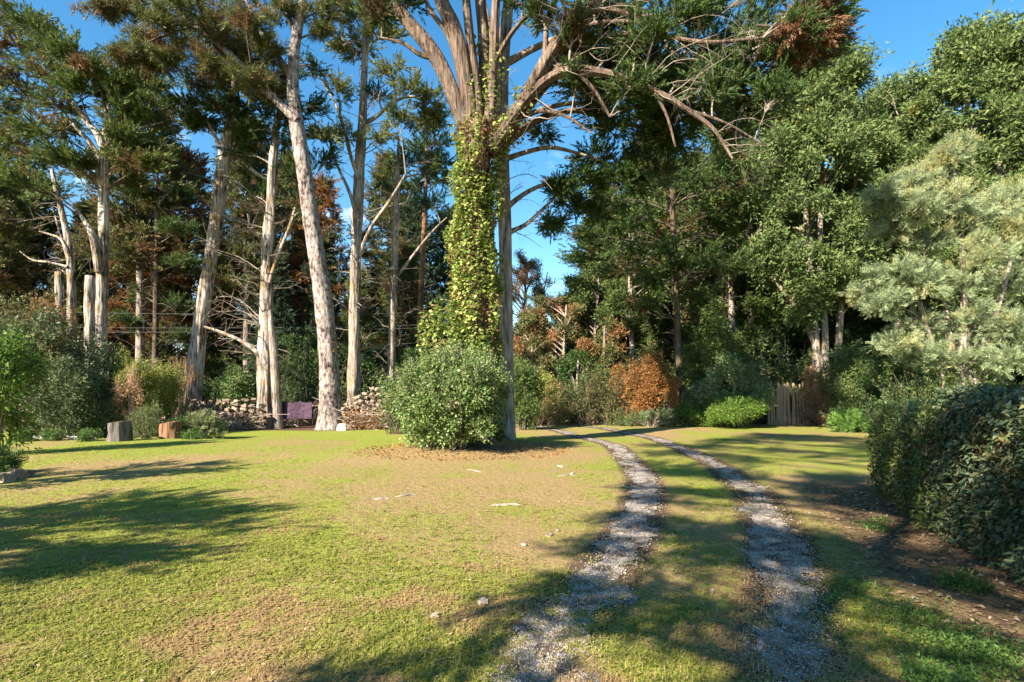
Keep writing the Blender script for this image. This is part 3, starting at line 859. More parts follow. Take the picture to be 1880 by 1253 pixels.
# ------------------------------------------------------------------ the row of trunks at the back left
# pine with plated bark
tp = [px_trunk([(608,772,58),(605,700,46),(600,620,43),(592,540,41),(575,430,38),(562,340,35),(548,250,33),(539,180,28),(540,100,24),(552,20,22),(565,-80,17),(575,-220,9)], 27.)]
tp.append(px_trunk([(546,222,20),(520,198,18),(470,150,16),(430,108,15),(385,68,13),(345,40,12),(312,0,10),(280,-50,6)], 26.8, False))
tp.append(px_trunk([(540,160,14),(515,110,12),(480,60,10),(455,10,8),(440,-50,5)], 27.2, False))
tp.append(px_trunk([(545,70,12),(530,30,10),(515,-30,7)], 27.2, False))
cl = px_clumps([(180,15,50,22),(240,22,60,26),(300,45,55,28),(345,15,60,28),(400,50,55,30),(260,75,45,20),(330,95,50,24),(215,105,30,14),(260,108,36,16),(300,112,36,15),
     (450,30,55,28),(490,85,45,28),(430,95,50,30),(380,120,50,28),(520,20,45,25),(600,20,40,22,.7),(460,150,45,26),(500,160,40,22),(590,60,25,14,.6),(560,-40,90,30),(420,-30,90,30),(280,-30,80,30)], 26.8, 1., 2.)
tree('plated_pine', 'tall leaning pine with rough plated bark in front of the stone wall gap', 'tree', tp, cl, PINE + CYP[:2], 'cyp_olive', 'bark_pine', size=.55, nt=28, ns=8, seg=30, groove=.2, gk=5, gz=2.2,
     flare=.3, step=.16, limb_r=.07, dead=[dict(on=1, n=22, z0=14, z1=20, length=2.4, r=.02), dict(n=12, z0=13, z1=20, length=2.2, r=.02)])
# rust-coloured ivy strip up its right side
fd = MB(); pos, dirs, z = on_trunk(catmull(tp[0], .3), 420, .9, 5.2, .12, az=lambda n: rng.normal(-.6, .2, n)); pos -= dirs * .12; ivy_leaves(fd, pos, dirs, 420, .13)
V_ = Thing('withered_vine', 'withered rust-brown vine climbing the right side of the leaning pine', 'vine', (*tp[0][0, :2], float(ground_z(*tp[0][0, :2]))))
V_.part('foliage', fd, M['brown_dry'], kind='stuff')
sv = MB(); z = np.linspace(0, 5, 16); c = np.stack([np.interp(z, tp[0][:, 2], tp[0][:, j]) for j in range(4)], 1)
tubes_many(sv, np.column_stack([c[:, 0] + np.cos(-.6) * c[:, 3] * .88, c[:, 1] + np.sin(-.6) * c[:, 3] * .88, z])[None], np.full((1, 16), .03), 5)
V_.part('stem', sv, M['twig'])

# pale leaning trunk with a broken top
t3 = [px_trunk([(352,735,40),(362,650,34),(374,560,32),(388,470,30),(398,400,28),(406,330,27),(414,268,25),(420,235,20),(428,180,12),(432,100,7)], 29.)]
t3.append(px_trunk([(410,290,12),(402,268,11),(392,245,9),(380,222,6)], 28.8, False))
t3.append(px_trunk([(415,272,12),(440,292,11),(470,318,9),(500,335,7)], 29.3, False))
cl = px_clumps([(400,195,36,20),(440,205,32,22),(372,222,26,9),(355,228,18,7),(430,150,42,26),(395,150,36,22),(460,235,28,18),(450,100,45,28),(400,100,40,25),(350,150,40,22),(330,190,36,18),(480,180,36,22),(470,130,40,24),(440,250,30,18),(380,60,50,28),(450,50,50,28)], 29., 1., 1.6)
tree('leaning_cypress', 'pale stripped cypress trunk leaning right, standing on the stone wall by the vine mound', 'tree', t3, cl, CYP, 'cyp_dark', 'bark_pale', size=.6, nt=26, ns=7, seg=36, groove=.5, gk=4.5, gz=.3,
     flare=.6, step=.2, group=None, dead=[dict(n=16, z0=4, z1=13, length=2., r=.02)])

# dead-branched trunk beside it
t4 = [px_trunk([(486,748,36),(488,650,31),(490,540,28),(492,450,25),(497,370,22),(501,300,19),(507,240,15),(516,190,10),(520,120,6)], 28.5)]
t4.append(px_trunk([(488,668,12),(470,645,11),(440,625,9),(400,608,7),(375,600,4)], 28.3, False))
t4.append(px_trunk([(492,500,12,.6),(520,440,13,.8),(540,400,11,1),(552,360,8,1.2)], 28.6, False))
t4.append(px_trunk([(494,520,9),(510,470,8),(530,420,6),(545,370,4)], 28.3, False))
cl = px_clumps([(480,275,36,22),(520,250,32,22),(545,320,36,22),(455,320,36,22),(500,200,38,24),(540,215,30,18),(470,360,30,18),(580,200,36,18),(600,290,36,20),(450,280,32,18),(560,380,32,18),(520,150,40,20),(580,130,36,18)], 29.5, 1., 1.5)
tree('dead_limbed_cypress', 'straight pale trunk with many bare dead limbs behind the low wall end', 'tree', t4, cl, CYP, 'cyp_dark', 'bark_pale', size=.6, nt=18, ns=6, seg=34, groove=.5, gk=4.5, gz=.3, flare=.5, step=.2,
     dead=[dict(n=34, z0=3.2, z1=11, length=3.2, r=.035, bias=(np.pi, .9), up=.35), dict(n=14, z0=3, z1=11, length=2.4, r=.025)], twig='twig')
t4b = [px_trunk([(510,768,22),(506,700,20),(502,640,18),(498,600,13),(496,570,8)], 27.8)]
tree('short_trunk', 'short rough grey trunk leaning against the straight pale trunk', 'trunk', t4b, [], CYP, None, 'bark_grey', seg=20, groove=.22, flare=.2, step=.2, dead=[dict(n=5, z0=2, z1=4.5, length=.9, r=.014)])

# pair of trunks right of the pine
t5 = [px_trunk([(650,735,32),(650,650,27),(651,560,25),(653,470,24),(656,390,23),(660,300,22),(665,220,19),(668,150,16),(671,70,12),(672,-20,8)], 29.5)]
t5.append(px_trunk([(660,330,10),(645,290,9),(632,240,7),(615,190,5),(585,140,3)], 29.3, False))
t5.append(px_trunk([(663,230,10),(690,215,9),(720,190,7),(750,178,6),(790,185,3)], 29.8, False))
t5.append(px_trunk([(656,400,9),(640,350,8),(618,300,6),(600,240,4)], 29.2, False))
t5.append(px_trunk([(655,480,10,-.5),(680,420,9,-.7),(715,370,8,-.9),(745,320,5,-1)], 29.3, False))
cl = px_clumps([(650,30,45,18),(690,25,40,18),(625,85,32,12),(665,95,45,18),(700,60,40,18),(720,130,45,20,.7),(755,160,40,18,.8),(790,185,32,16),(800,215,22,16),(690,170,40,15,.6),(620,170,40,18,.6),(735,215,36,14,.6),(770,230,26,12,.7),(640,250,36,16,.5),(700,250,40,14,.5),(590,250,30,18,.8),(610,10,50,20)], 29.5, 1., 1.8)
tree('bare_lower_cypress', 'tall grey trunk with bare lower branches and sparse crown behind the right stone pile', 'tree', t5, cl, CYP, 'cyp_yellow', 'bark_grey', size=.6, nt=24, ns=7, seg=34, groove=.48, gk=4.5, gz=.35, flare=.6, step=.2,
     dead=[dict(n=46, z0=4, z1=17, length=3.0, r=.025, up=.3)], twig='twig')
t6 = [px_trunk([(718,720,22),(719,640,18),(722,550,17),(725,470,16),(728,390,14),(730,310,10),(732,250,5)], 31.)]
t6.append(px_trunk([(722,520,8),(750,480,7),(790,430,5),(820,400,3)], 31.2, False))
cl = px_clumps([(745,300,36,22),(790,320,36,24),(770,285,36,20),(815,300,26,20),(720,350,30,18,.7),(790,370,36,22),(815,420,26,20)], 33., 1., 1.5)
tree('twiggy_cypress', 'slender grey trunk with bare twigs, nearest to the round bush', 'tree', t6, cl, CYP, 'cyp_dark', 'bark_grey', size=.62, nt=18, ns=6, seg=16, groove=.25, gk=3, gz=.3, flare=.4, step=.25,
     dead=[dict(n=46, z0=2.5, z1=14, length=2.6, r=.02, up=.2)], twig='twig')
t7 = [px_trunk([(771,640,14),(772,560,13),(776,470,12),(780,390,11),(782,300,8),(784,220,4)], 37.)]
tree('orange_barked_pine', 'slim dark pine with an orange-barked trunk between the slender trunk and the ivy', 'tree', t7, px_clumps([(800,260,40,20),(770,270,36,18),(790,230,36,20),(810,330,36,20),(760,340,30,16)], 37., 1., 1.2),
     CYP, 'cyp_dark', 'bark_orange', size=.7, nt=16, ns=6, seg=14, step=.3, dead=[dict(n=30, z0=4, z1=16, length=3., r=.02)])

# group of pale trunks at far left
t8 = [px_trunk([(183,700,36),(184,620,28),(188,520,25),(190,430,22),(191,340,21),(192,270,20),(197,228,14),(200,195,7)], 26.)]
t8.append(px_trunk([(190,275,15),(178,245,14),(160,225,13),(135,190,11),(110,150,9),(88,110,7),(70,60,4)], 25.8, False))
t8.append(px_trunk([(190,300,11),(165,262,10),(140,235,8),(120,205,5)], 26.3, False))
t8.append(px_trunk([(183,500,18,-.2),(172,440,16,-.3),(160,412,13,-.3),(148,396,7,-.3)], 26., False))
t8.append(px_trunk([(187,350,12),(180,320,11),(176,300,9),(174,285,5)], 26.2, False))
t8.append(px_trunk([(190,300,8,.5),(220,260,7,.8),(260,235,6,1),(300,225,4,1.2)], 26., False))
cl = px_clumps([(20,40,50,25),(60,45,45,25),(90,75,45,25),(40,90,50,28),(130,100,40,22),(10,140,45,28),(80,130,50,28),(130,150,40,22),(40,180,50,25),(100,190,50,25),(165,130,30,14),(185,165,42,16),
     (215,150,30,10),(235,178,26,10),(60,235,50,24),(120,240,40,20),(20,260,45,22),(240,205,40,15),(285,222,36,12),(220,245,40,18),(260,265,45,20),(230,290,40,20),(280,300,32,18),(60,300,50,24),(110,290,40,22),(20,330,45,26),(150,300,34,18),(240,330,38,20),(80,350,50,24),(-30,80,60,40),(-30,200,60,40)], 26., 1., 2.2)
tree('forked_cypress', 'tall pale grey trunk with a forked top and layered dark foliage at far left', 'tree', t8, cl, CYP, 'cyp_mid', 'bark_pale', size=.55, nt=27, ns=8, seg=32, groove=.38, gk=4.5, gz=.4, flare=.3, step=.2, limb_r=.05,
     dead=[dict(n=14, z0=7, z1=12, length=2.4, r=.016, bias=(np.pi, 1.), up=0.)])
t8b = [px_trunk([(132,600,20),(131,520,17),(128,460,15),(118,410,13),(104,350,11),(95,312,8)], 26.8)]
t8b.append(px_trunk([(128,470,7),(112,440,6),(95,432,5),(72,425,3)], 26.6, False)); t8b.append(px_trunk([(124,490,6),(90,482,5),(60,478,4),(36,462,2)], 26.6, False)); t8b.append(px_trunk([(126,480,7,.2),(108,420,5,.2),(96,380,3,.2)], 26.9, False))
tree('snapped_trunk', 'thin bare dead trunk with snapped top and spiky side branches above the left shrub', 'trunk', t8b, [], CYP, None, 'bark_pale', seg=16, groove=.2, step=.2, cap=True,
     dead=[dict(n=16, z0=6, z1=10.5, length=1.8, r=.016, bias=(np.pi, 1.)) ], twig='bark_pale')
t8c = [px_trunk([(164,680,24),(164,600,22),(165,540,21),(166,507,20)], 25.2)]
tree('sawn_trunk', 'sawn-off pale trunk standing against the tall forked trunk', 'trunk', t8c, [], CYP, None, 'bark_pale', seg=26, groove=.42, gk=4.5, cap=True, step=.2)
t8d = [px_trunk([(111,600,19),(110,550,18),(109,500,17)], 26.2)]
tree('sawn_trunk', 'short sawn-off trunk rising out of the grey shrub at far left', 'trunk', t8d, [], CYP, None, 'bark_pale', seg=26, groove=.42, gk=4.5, cap=True, step=.2)
t8e = [px_trunk([(189,700,22),(188,660,21),(188,630,21)], 23.8)]
tree('sawn_trunk', 'lowest sawn-off trunk, in front of the foot of the forked trunk', 'trunk', t8e, [], CYP, None, 'bark_grey', seg=26, groove=.42, gk=4.5, cap=True, step=.2)

# dark pine with whorled branches behind the vine mound
t9 = [px_trunk([(284,700,14),(286,600,13),(287,500,12),(288,420,10),(289,340,6),(290,280,3)], 38.)]
cl = px_clumps([(288,300,30,16),(250,350,40,16),(330,360,40,18),(240,410,50,18),(335,420,50,18),(280,390,40,20),(220,470,50,16),(350,480,45,16),(260,540,50,14,.7),(320,560,50,14,.7),(230,590,40,16),(345,620,40,20)], 38., 1., 2.)
tree('dark_pine', 'dark slim pine with level branches behind the yellow vine mound', 'tree', t9, cl, PINE + CYP[:2], 'cyp_dark', 'bark_dark', size=.75, nt=18, ns=6, seg=12, step=.4, lift=.05, dead=[dict(n=50, z0=3, z1=13, length=3.4, r=.025, up=.05)])

# ------------------------------------------------------------------ woods behind: a few kinds, each tree its own object
def proto_conifer(name, label, h, rad, leaf, n, base_z=.15, tpl=CYP, size=.9, bark='bark_dark', nt=11, ns=6, loc=(0, 0, 0), group='conifers of the wood behind', flat=.4, dead=24):
    loc = np.array(loc, float)
    tr = np.array([[0, 0, -.2, .32], [.1, 0, h * .3, .26], [-.1, .1, h * .6, .17], [.05, 0, h * .85, .08], [0, 0, h, .02]]) + np.array([*loc, 0])
    cl = []
    for k in range(n):
        t = (k + .5) / n
        z = h * (base_z + (1 - base_z) * t * .97)
        prof = (1 - t)**.7 * (.55 + .45 * math.sin(t * 9 + 1)**2) * (.55 + .45 * min(1, t * 4)) + .08
        a = k * 2.4 + rng.uniform(-.4, .4); q = rad * prof * rng.uniform(.45, .9)
        s = rad * rng.uniform(.24, .4) * (1 - .45 * t)
        cl.append((loc + [math.cos(a) * q, math.sin(a) * q, z], (s, s, s * flat), 1.))
    T, _ = tree(name, label, 'tree', [tr], cl, tpl, leaf, bark, size=size, nt=nt, ns=ns, seg=10, groove=.1, step=.8, group=group, drop=.9, lift=.15,
                dead=[dict(n=dead, z0=h * .1, z1=h * .6, length=rad * .7, r=.03)])
    return T.o

def proto_broad(name, label, h, rad, leaf, n, trunks=None, size=.42, nt=20, ns=9, base_z=.25, loc=(0, 0, 0), bark='bark_grey', group=None, tpl=LEAF, clump=.3, flat=.75, twig='twig', cat='tree', r0=.2):
    loc = np.array(loc, float)
    if trunks is None:
        trunks = []
        for k in range(3):
            a = k * 2.1 + rng.uniform(0, 1); e = np.array([math.cos(a), math.sin(a), 0]) * rad * .5
            trunks.append(np.array([[math.cos(a) * .15, math.sin(a) * .15, -.2, r0], [*(e * .25)[:2], h * .3, r0 * .8], [*(e * .6)[:2], h * .58, r0 * .5], [*e[:2], h * .85, r0 * .15]]) + np.array([*loc, 0]))
    cl = []
    for k in range(n):
        v = rand_dirs(1)[0] * rng.uniform(.45, 1.)**.5
        z = base_z + (1 - base_z) * (.5 + .5 * v[2])
        s = rad * clump * rng.uniform(.7, 1.25)
        cl.append((loc + [v[0] * rad * .82, v[1] * rad * .82, z * h * .93], (s, s, s * flat)))
    T, _ = tree(name, label, cat, trunks, cl, tpl, leaf, bark, size=size, nt=nt, ns=ns, seg=12, groove=.14, step=.5, group=group, drop=.8, lift=.1, up=.1, limb_r=.05, twig=twig)
    return T

WOOD = 'conifers of the wood behind'
pos0 = lambda px, d: ((px - CX) / FPX * d, d, 0)
cA = proto_conifer('wood_conifer', 'dark conifer of the wood behind the back left trunks', 19, 4.6, 'far_conifer', 84, loc=pos0(60, 44), base_z=.04)
cC = proto_conifer('wood_conifer', 'rust-flecked conifer behind the pale leaning trunk', 20, 4.4, 'rust_needles', 40, loc=pos0(345, 43), base_z=.3)
def recolour(root, mat):
    for ch in root.children:
        if ch.name.startswith('crown'): ch.material_slots[0].link = 'OBJECT'; ch.material_slots[0].material = M[mat]
    return root
cB = recolour(copy_thing(cA, (pos0(760, 46)[0], 46, 0), 1.4, (.9, .9, .9), 'blue-green conifer seen in the gap left of the ivy-covered trunk', WOOD), 'cedar_blue')
def put(src, px, d, rz, sc, label, g=WOOD):
    p = pos0(px, d); return copy_thing(src, (p[0], p[1], float(ground_z(p[0], p[1])) - .1), rz, sc, label, g)
for px, d, rz, sc, lab in ((-90, 40, 1, .95, 'dark conifer at the left edge behind the forked trunk'), (170, 48, 2, .95, 'dark conifer directly behind the forked pale trunk'),
     (250, 56, 3.3, 1.0, 'dark conifer farther back between forked trunk and leaning trunk'), (400, 44, 4, .72, 'dark conifer right behind the pale leaning trunk'),
     (455, 54, 5, 1.02, 'tall dark conifer between leaning trunk and dead-limbed trunk'), (560, 48, .4, .8, 'dark conifer behind the leaning pine'), 
     (700, 45, 1.9, .62, 'short dark conifer behind the twiggy slender trunk'), (1110, 42, 1.2, .9, 'dark conifer beyond the bend of the track'), (1270, 46, 2.2, 1.1, 'dark conifer behind the rust-brown bush')):
    r_ = put(cA, px, d, rz, sc, lab)
    if px in (170, 455, 640): recolour(r_, 'cyp_olive')
    if px in (250, 560): recolour(r_, 'mix_autumn')
for px, d, rz, sc, lab in ((830, 50, 2, .95, 'blue-green conifer directly behind the ivy-covered trunk'), (590, 42, 4, .7, 'blue-green conifer low behind the leaning pine'), (1030, 60, 1., .55, 'small blue-green conifer in the sky gap over the track'), (505, 40, 3, .6, 'small blue-green conifer behind the dead-limbed trunk'), (20, 52, 5, 1.1, 'blue-green conifer at far left behind the shrubs')):
    put(cB, px, d, rz, sc, lab)
for px, d, rz, sc, lab in ((130, 40, 2.9, .62, 'low dark conifer between the snapped trunk and the forked trunk'), (310, 43, .8, .8, 'dark conifer just right of the dark slim pine'), (-20, 46, 4.1, 1.0, 'dark conifer behind the snapped trunk at far left'),
     (740, 40, 5.5, .66, 'low dark conifer between the slender trunk and the ivy'), (660, 40, 3.1, .55, 'low dark conifer behind the bare-branched trunk foot'), (1210, 40, 5, .95, 'dark conifer above the rust-brown bush'), (1340, 42, .5, 1.05, 'dark conifer behind the dark-leaved oak'), (1060, 50, 4.4, .6, 'low dark conifer over the end of the track'), (905, 56, 1.1, .7, 'dark conifer behind the grey conifer trunk')):
    put(cA, px, d, rz, sc, lab)
for px, d, rz, sc, lab in ((590, 43, 2, .9, 'rust-coloured conifer showing beside the leaning pine'), (225, 42, 5, .75, 'rust-coloured conifer right of the forked pale trunk'), (1385, 44, 4, .9, 'rust-flecked tree behind the oaks on the right')):
    put(cC, px, d, rz, sc, lab)

cD = proto_conifer('wood_cypress', 'tall airy cypress behind the vine mound, second row', 25, 5.4, 'cyp_olive', 74, loc=pos0(255, 39), base_z=.4, size=.8, nt=13, ns=6, group='airy cypresses of the second row', flat=.34, bark='bark_grey', dead=40)
for px, d, rz, sc, lab in ((455, 41, 4, .86, 'airy cypress between leaning trunk and dead-limbed trunk'), (715, 47, 5, .86, 'airy cypress above the slender twiggy trunk'), (-40, 38, .5, .85, 'airy cypress at the left edge of the wood'), (1200, 43, 2.5, .9, 'airy cypress above the track bend at right'), (535, 52, 2.9, .95, 'airy cypress far behind the plated pine')):
    put(cD, px, d, rz, sc, lab, 'airy cypresses of the second row')
# understorey shrubs that close the view under the trees
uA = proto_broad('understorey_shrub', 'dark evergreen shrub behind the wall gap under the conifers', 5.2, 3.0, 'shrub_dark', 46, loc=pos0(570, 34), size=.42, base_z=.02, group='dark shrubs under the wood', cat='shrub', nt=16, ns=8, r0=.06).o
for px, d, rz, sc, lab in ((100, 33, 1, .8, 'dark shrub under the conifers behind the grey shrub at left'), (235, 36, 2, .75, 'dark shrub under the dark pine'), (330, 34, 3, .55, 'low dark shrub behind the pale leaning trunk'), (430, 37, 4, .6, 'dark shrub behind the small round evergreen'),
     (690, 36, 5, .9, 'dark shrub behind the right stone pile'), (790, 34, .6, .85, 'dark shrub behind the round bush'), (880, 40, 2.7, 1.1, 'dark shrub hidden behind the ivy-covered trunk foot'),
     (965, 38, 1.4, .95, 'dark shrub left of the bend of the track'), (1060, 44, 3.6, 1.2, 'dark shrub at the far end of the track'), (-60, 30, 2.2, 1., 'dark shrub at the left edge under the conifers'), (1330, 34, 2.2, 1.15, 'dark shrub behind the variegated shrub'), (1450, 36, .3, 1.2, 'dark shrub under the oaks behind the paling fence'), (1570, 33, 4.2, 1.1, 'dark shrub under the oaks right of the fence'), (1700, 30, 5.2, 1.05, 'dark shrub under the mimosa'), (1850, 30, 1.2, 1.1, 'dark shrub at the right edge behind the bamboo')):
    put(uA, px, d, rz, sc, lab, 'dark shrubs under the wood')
for k, (px, lab) in enumerate(((-120, 'past the left edge'), (60, 'behind the far-left shrubs'), (230, 'behind the dark slim pine'), (420, 'behind the pale leaning trunk'), (610, 'behind the plated pine'), (800, 'behind the orange-barked trunk'), (990, 'at the end of the track'), (1180, 'behind the rust-brown bush'), (1390, 'behind the paling fence'), (1600, 'behind the oaks'), (1800, 'behind the mimosa'))):
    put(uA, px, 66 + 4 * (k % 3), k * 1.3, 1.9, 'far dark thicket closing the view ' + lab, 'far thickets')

# ------------------------------------------------------------------ right side: oaks, mimosa, mixed trees
def oak(name, label, px, d, top, bot, half, leaf, n, stems, size=.44, nt=13, ns=9, group=None, clump=.26, bark='bark_grey', tpl=LEAF):
    "an oak whose crown spans the given rows of the picture at depth d"
    k = d / FPX
    trunks = [px_trunk(s, d) for s in stems]
    zt, zb = EYE + (CY - top) * k, EYE + (CY - bot) * k
    cx, hw = (px - CX) * k, half * k
    cl = []
    for i in range(n):
        v = rand_dirs(1)[0] * rng.uniform(.35, 1.)**.45
        s = hw * clump * rng.uniform(.7, 1.3)
        cl.append((np.array([cx + v[0] * hw * .85, d + v[1] * hw * .6, (zt + zb) / 2 + v[2] * (zt - zb) * .46]), (s, s, s * .7)))
    T, _ = tree(name, label, 'tree', trunks, cl, tpl, leaf, bark, size=size, nt=nt, ns=ns, seg=14, groove=.16, step=.4, drop=1.2, up=.1, lift=.12, limb_r=.06, twig='twig', group=group)
    return T
OAK = []
OAK.append(oak('oak_tree', 'tall grey-green oak with several slim stems rising above the paling fence', 1490, 29, 45, 640, 150, 'oak', 165,
    [[(1500,760,22),(1498,640,18),(1488,520,15),(1480,400,12),(1470,260,6)], [(1515,760,20),(1515,620,16),(1505,480,13),(1508,350,10),(1515,220,5)], [(1535,760,20),(1540,620,16),(1550,500,12),(1562,380,9),(1590,220,5)], [(1520,700,14),(1475,590,11),(1420,510,8),(1370,430,4)]]))
for px, d, rz, sc, lab in ((1800, 27, 2.2, (1.08, 1.08, 1.0), 'big oak filling the top right corner of the picture'), (1640, 32, 4.3, (1.06, 1.06, .98), 'oak behind, dipping under the patch of blue sky between the two taller oaks')):
    p_ = ((px - CX) / FPX * d, d, 0); copy_thing(OAK[0].o, p_, rz, sc, lab)
OAK.append(oak('oak_tree', 'dark-leaved oak left of the tall grey-green oak', 1345, 31, 240, 690, 125, 'oak_dark', 84,
    [[(1340,760,20),(1345,640,17),(1340,500,13),(1350,330,6)], [(1345,700,12),(1390,560,10),(1430,440,6)]]))
oak('oak_tree', 'small leafy tree with a slim grey stem behind the rust-brown bush', 1165, 33, 330, 620, 85, 'oak_dark', 30,
    [[(1162,770,12),(1160,640,11),(1157,520,10),(1165,400,5)]], bark='bark_pale')
oak('autumn_tree', 'low brown and green autumn tree beside the bend of the track', 1030, 35, 520, 740, 85, 'mix_autumn', 30, [[(1030,760,10),(1035,660,8),(1040,560,4)]], size=.34)
oak('autumn_tree', 'yellowing tree just right of the grey conifer trunk', 975, 31, 545, 765, 55, 'mix_autumn', 26, [[(975,770,8),(975,680,7),(980,600,3)]], size=.32)
oak('autumn_tree', 'dusky half-bare tree with a feathery top in the sky gap', 965, 42, 455, 640, 58, 'mix_autumn', 70, [[(960,760,9),(962,620,8),(965,500,4)],[(962,680,6),(990,580,5),(1005,500,2)]], size=.26, nt=8, ns=5, clump=.22)
oak('autumn_tree', 'mottled tree with pale brown leaves left of the rust-brown bush', 1105, 31, 560, 765, 60, 'mix_autumn', 28, [[(1105,770,9),(1108,680,8),(1110,600,4)]], size=.32)
oak('autumn_tree', 'dark laurel tree at the corner of the track', 1060, 30, 640, 778, 48, 'shrub_dark', 26, [[(1060,775,8),(1060,700,7),(1062,660,4)]], size=.32)
oak('autumn_tree', 'leafy green tree over the track side right of the half-bare tree', 1090, 38, 470, 640, 75, 'oak_dark', 26, [[(1090,760,9),(1092,620,8),(1100,520,4)]], size=.36)

for src, px, d, rz, sc, lab in ((OAK[0], 1420, 40, 2., 1., 'oak farther back left of the tall grey-green oak'), (OAK[0], 1590, 42, 4., 1.05, 'oak farther back behind the tall grey-green oak'), (OAK[0], 1760, 38, 1., 1.05, 'oak farther back behind the mimosa'), (OAK[0], 1900, 36, 5.1, 1.1, 'oak farther back at the right edge'),
     (OAK[1], 1330, 38, 2.4, .85, 'dark oak farther back behind the shaggy conifer'), (OAK[1], 1480, 36, 4.4, .62, 'low dark oak behind the paling fence'), (OAK[1], 1640, 35, 1.4, .66, 'low dark oak under the tall oaks'), (OAK[1], 1560, 34, 3.3, .55, 'lowest dark oak behind the yellow-green shrub'), (OAK[1], 1110, 44, .4, .7, 'dark oak beyond the bend of the track'), (OAK[1], 1240, 37, 5.4, .7, 'dark oak above the rust-brown bush')):
    p_ = pos0(px, d); copy_thing(src.o, (p_[0], p_[1], 0), rz, sc, lab, 'oaks of the wood at right')
# dark cedar-like conifer filling the middle right
t10 = [px_trunk([(1248,770,16),(1246,640,15),(1240,520,14),(1235,400,13),(1230,280,11),(1225,150,7),(1220,20,4)], 29.)]
cl = px_clumps([(1085,445,36,12),(1055,470,28,9),(1120,420,45,18),(1150,460,45,20),(1110,370,45,18),(1170,400,50,24),(1215,455,40,24),(1140,310,50,22),(1220,350,50,26),(1270,400,50,30),(1280,320,50,30),(1290,240,50,30),(1200,270,50,26),(1330,330,45,30),(1320,400,45,30),(1350,260,45,28),(1250,480,45,26),(1180,510,45,22),(1300,470,45,28),(1390,210,40,28),(1230,210,50,26),(1380,330,40,26),(1130,500,36,16),(1060,430,30,9),(1180,560,40,20),(1290,540,45,28),(1350,480,45,30),(1400,400,45,30)], 27.5, 1.1, 2.)
tree('drooping_cedar', 'dark shaggy conifer whose boughs hang over the right side of the track', 'tree', t10, cl, CYP, 'cyp_dark', 'bark_dark', size=.52, nt=22, ns=7, seg=16, step=.3, up=.1, droop=.1, lift=.2,
     dead=[dict(n=40, z0=3, z1=11, length=3.4, r=.022, up=-.05)])

# mimosa
DM = 20.
mt = [px_trunk([(1760,790,22),(1765,680,19),(1770,560,15),(1765,420,10),(1750,300,5)], DM), px_trunk([(1770,790,16),(1800,660,13),(1840,540,10),(1870,420,5)], DM), px_trunk([(1755,790,14),(1725,680,12),(1690,560,9),(1670,470,4)], DM)]
cl = []
for c in [(1760,270,22,16),(1735,295,32,20),(1700,320,34,20),(1660,345,40,22),(1620,365,32,18),(1690,380,45,26),(1640,420,42,26),(1740,370,40,26),(1720,440,48,30),(1780,400,42,30),(1820,380,42,26),(1860,360,40,24),(1870,420,42,34),
          (1810,470,48,34),(1860,510,45,36),(1760,520,50,34),(1690,510,48,32),(1640,500,40,26),(1620,560,40,28),(1680,590,46,30),(1740,600,48,32),(1800,590,50,34),(1860,600,45,34),(1850,660,45,26),(1780,660,46,26),(1700,650,42,24),(1640,630,36,22),(1590,540,26,18)]:
    cl += px_clumps([c], DM + rng.uniform(-1.2, .6), 1., .6)
T, S_ = tree('mimosa_tree', 'silvery feathery mimosa tree above the hedge at the right edge', 'tree', mt, cl, FROND, 'mimosa', 'bark_grey', size=.36, nt=27, ns=10, seg=12, step=.3, drop=1., up=.25, droop=.15, limb_r=.04)
fo = MB(); n = 2600
k = rng.integers(0, 16, n)
cc = np.array([c[0] for c in cl])[k]; rr = np.array([c[1] for c in cl])[k]
q = rand_dirs(n); q[:, 2] = np.abs(q[:, 2]) * 1.1; q[:, 1] -= .3
stamp_mix(fo, [t_cypress(300 + i, 7, 1., .13) for i in range(3)], cc + q * rr * 1.05, norm(q + rng.normal(size=(n, 3)) * .5 + [0, 0, .5]), rng.uniform(.1, .2, n))
T.part('flower_buds', fo, M['mimosa_bud'], kind='stuff')

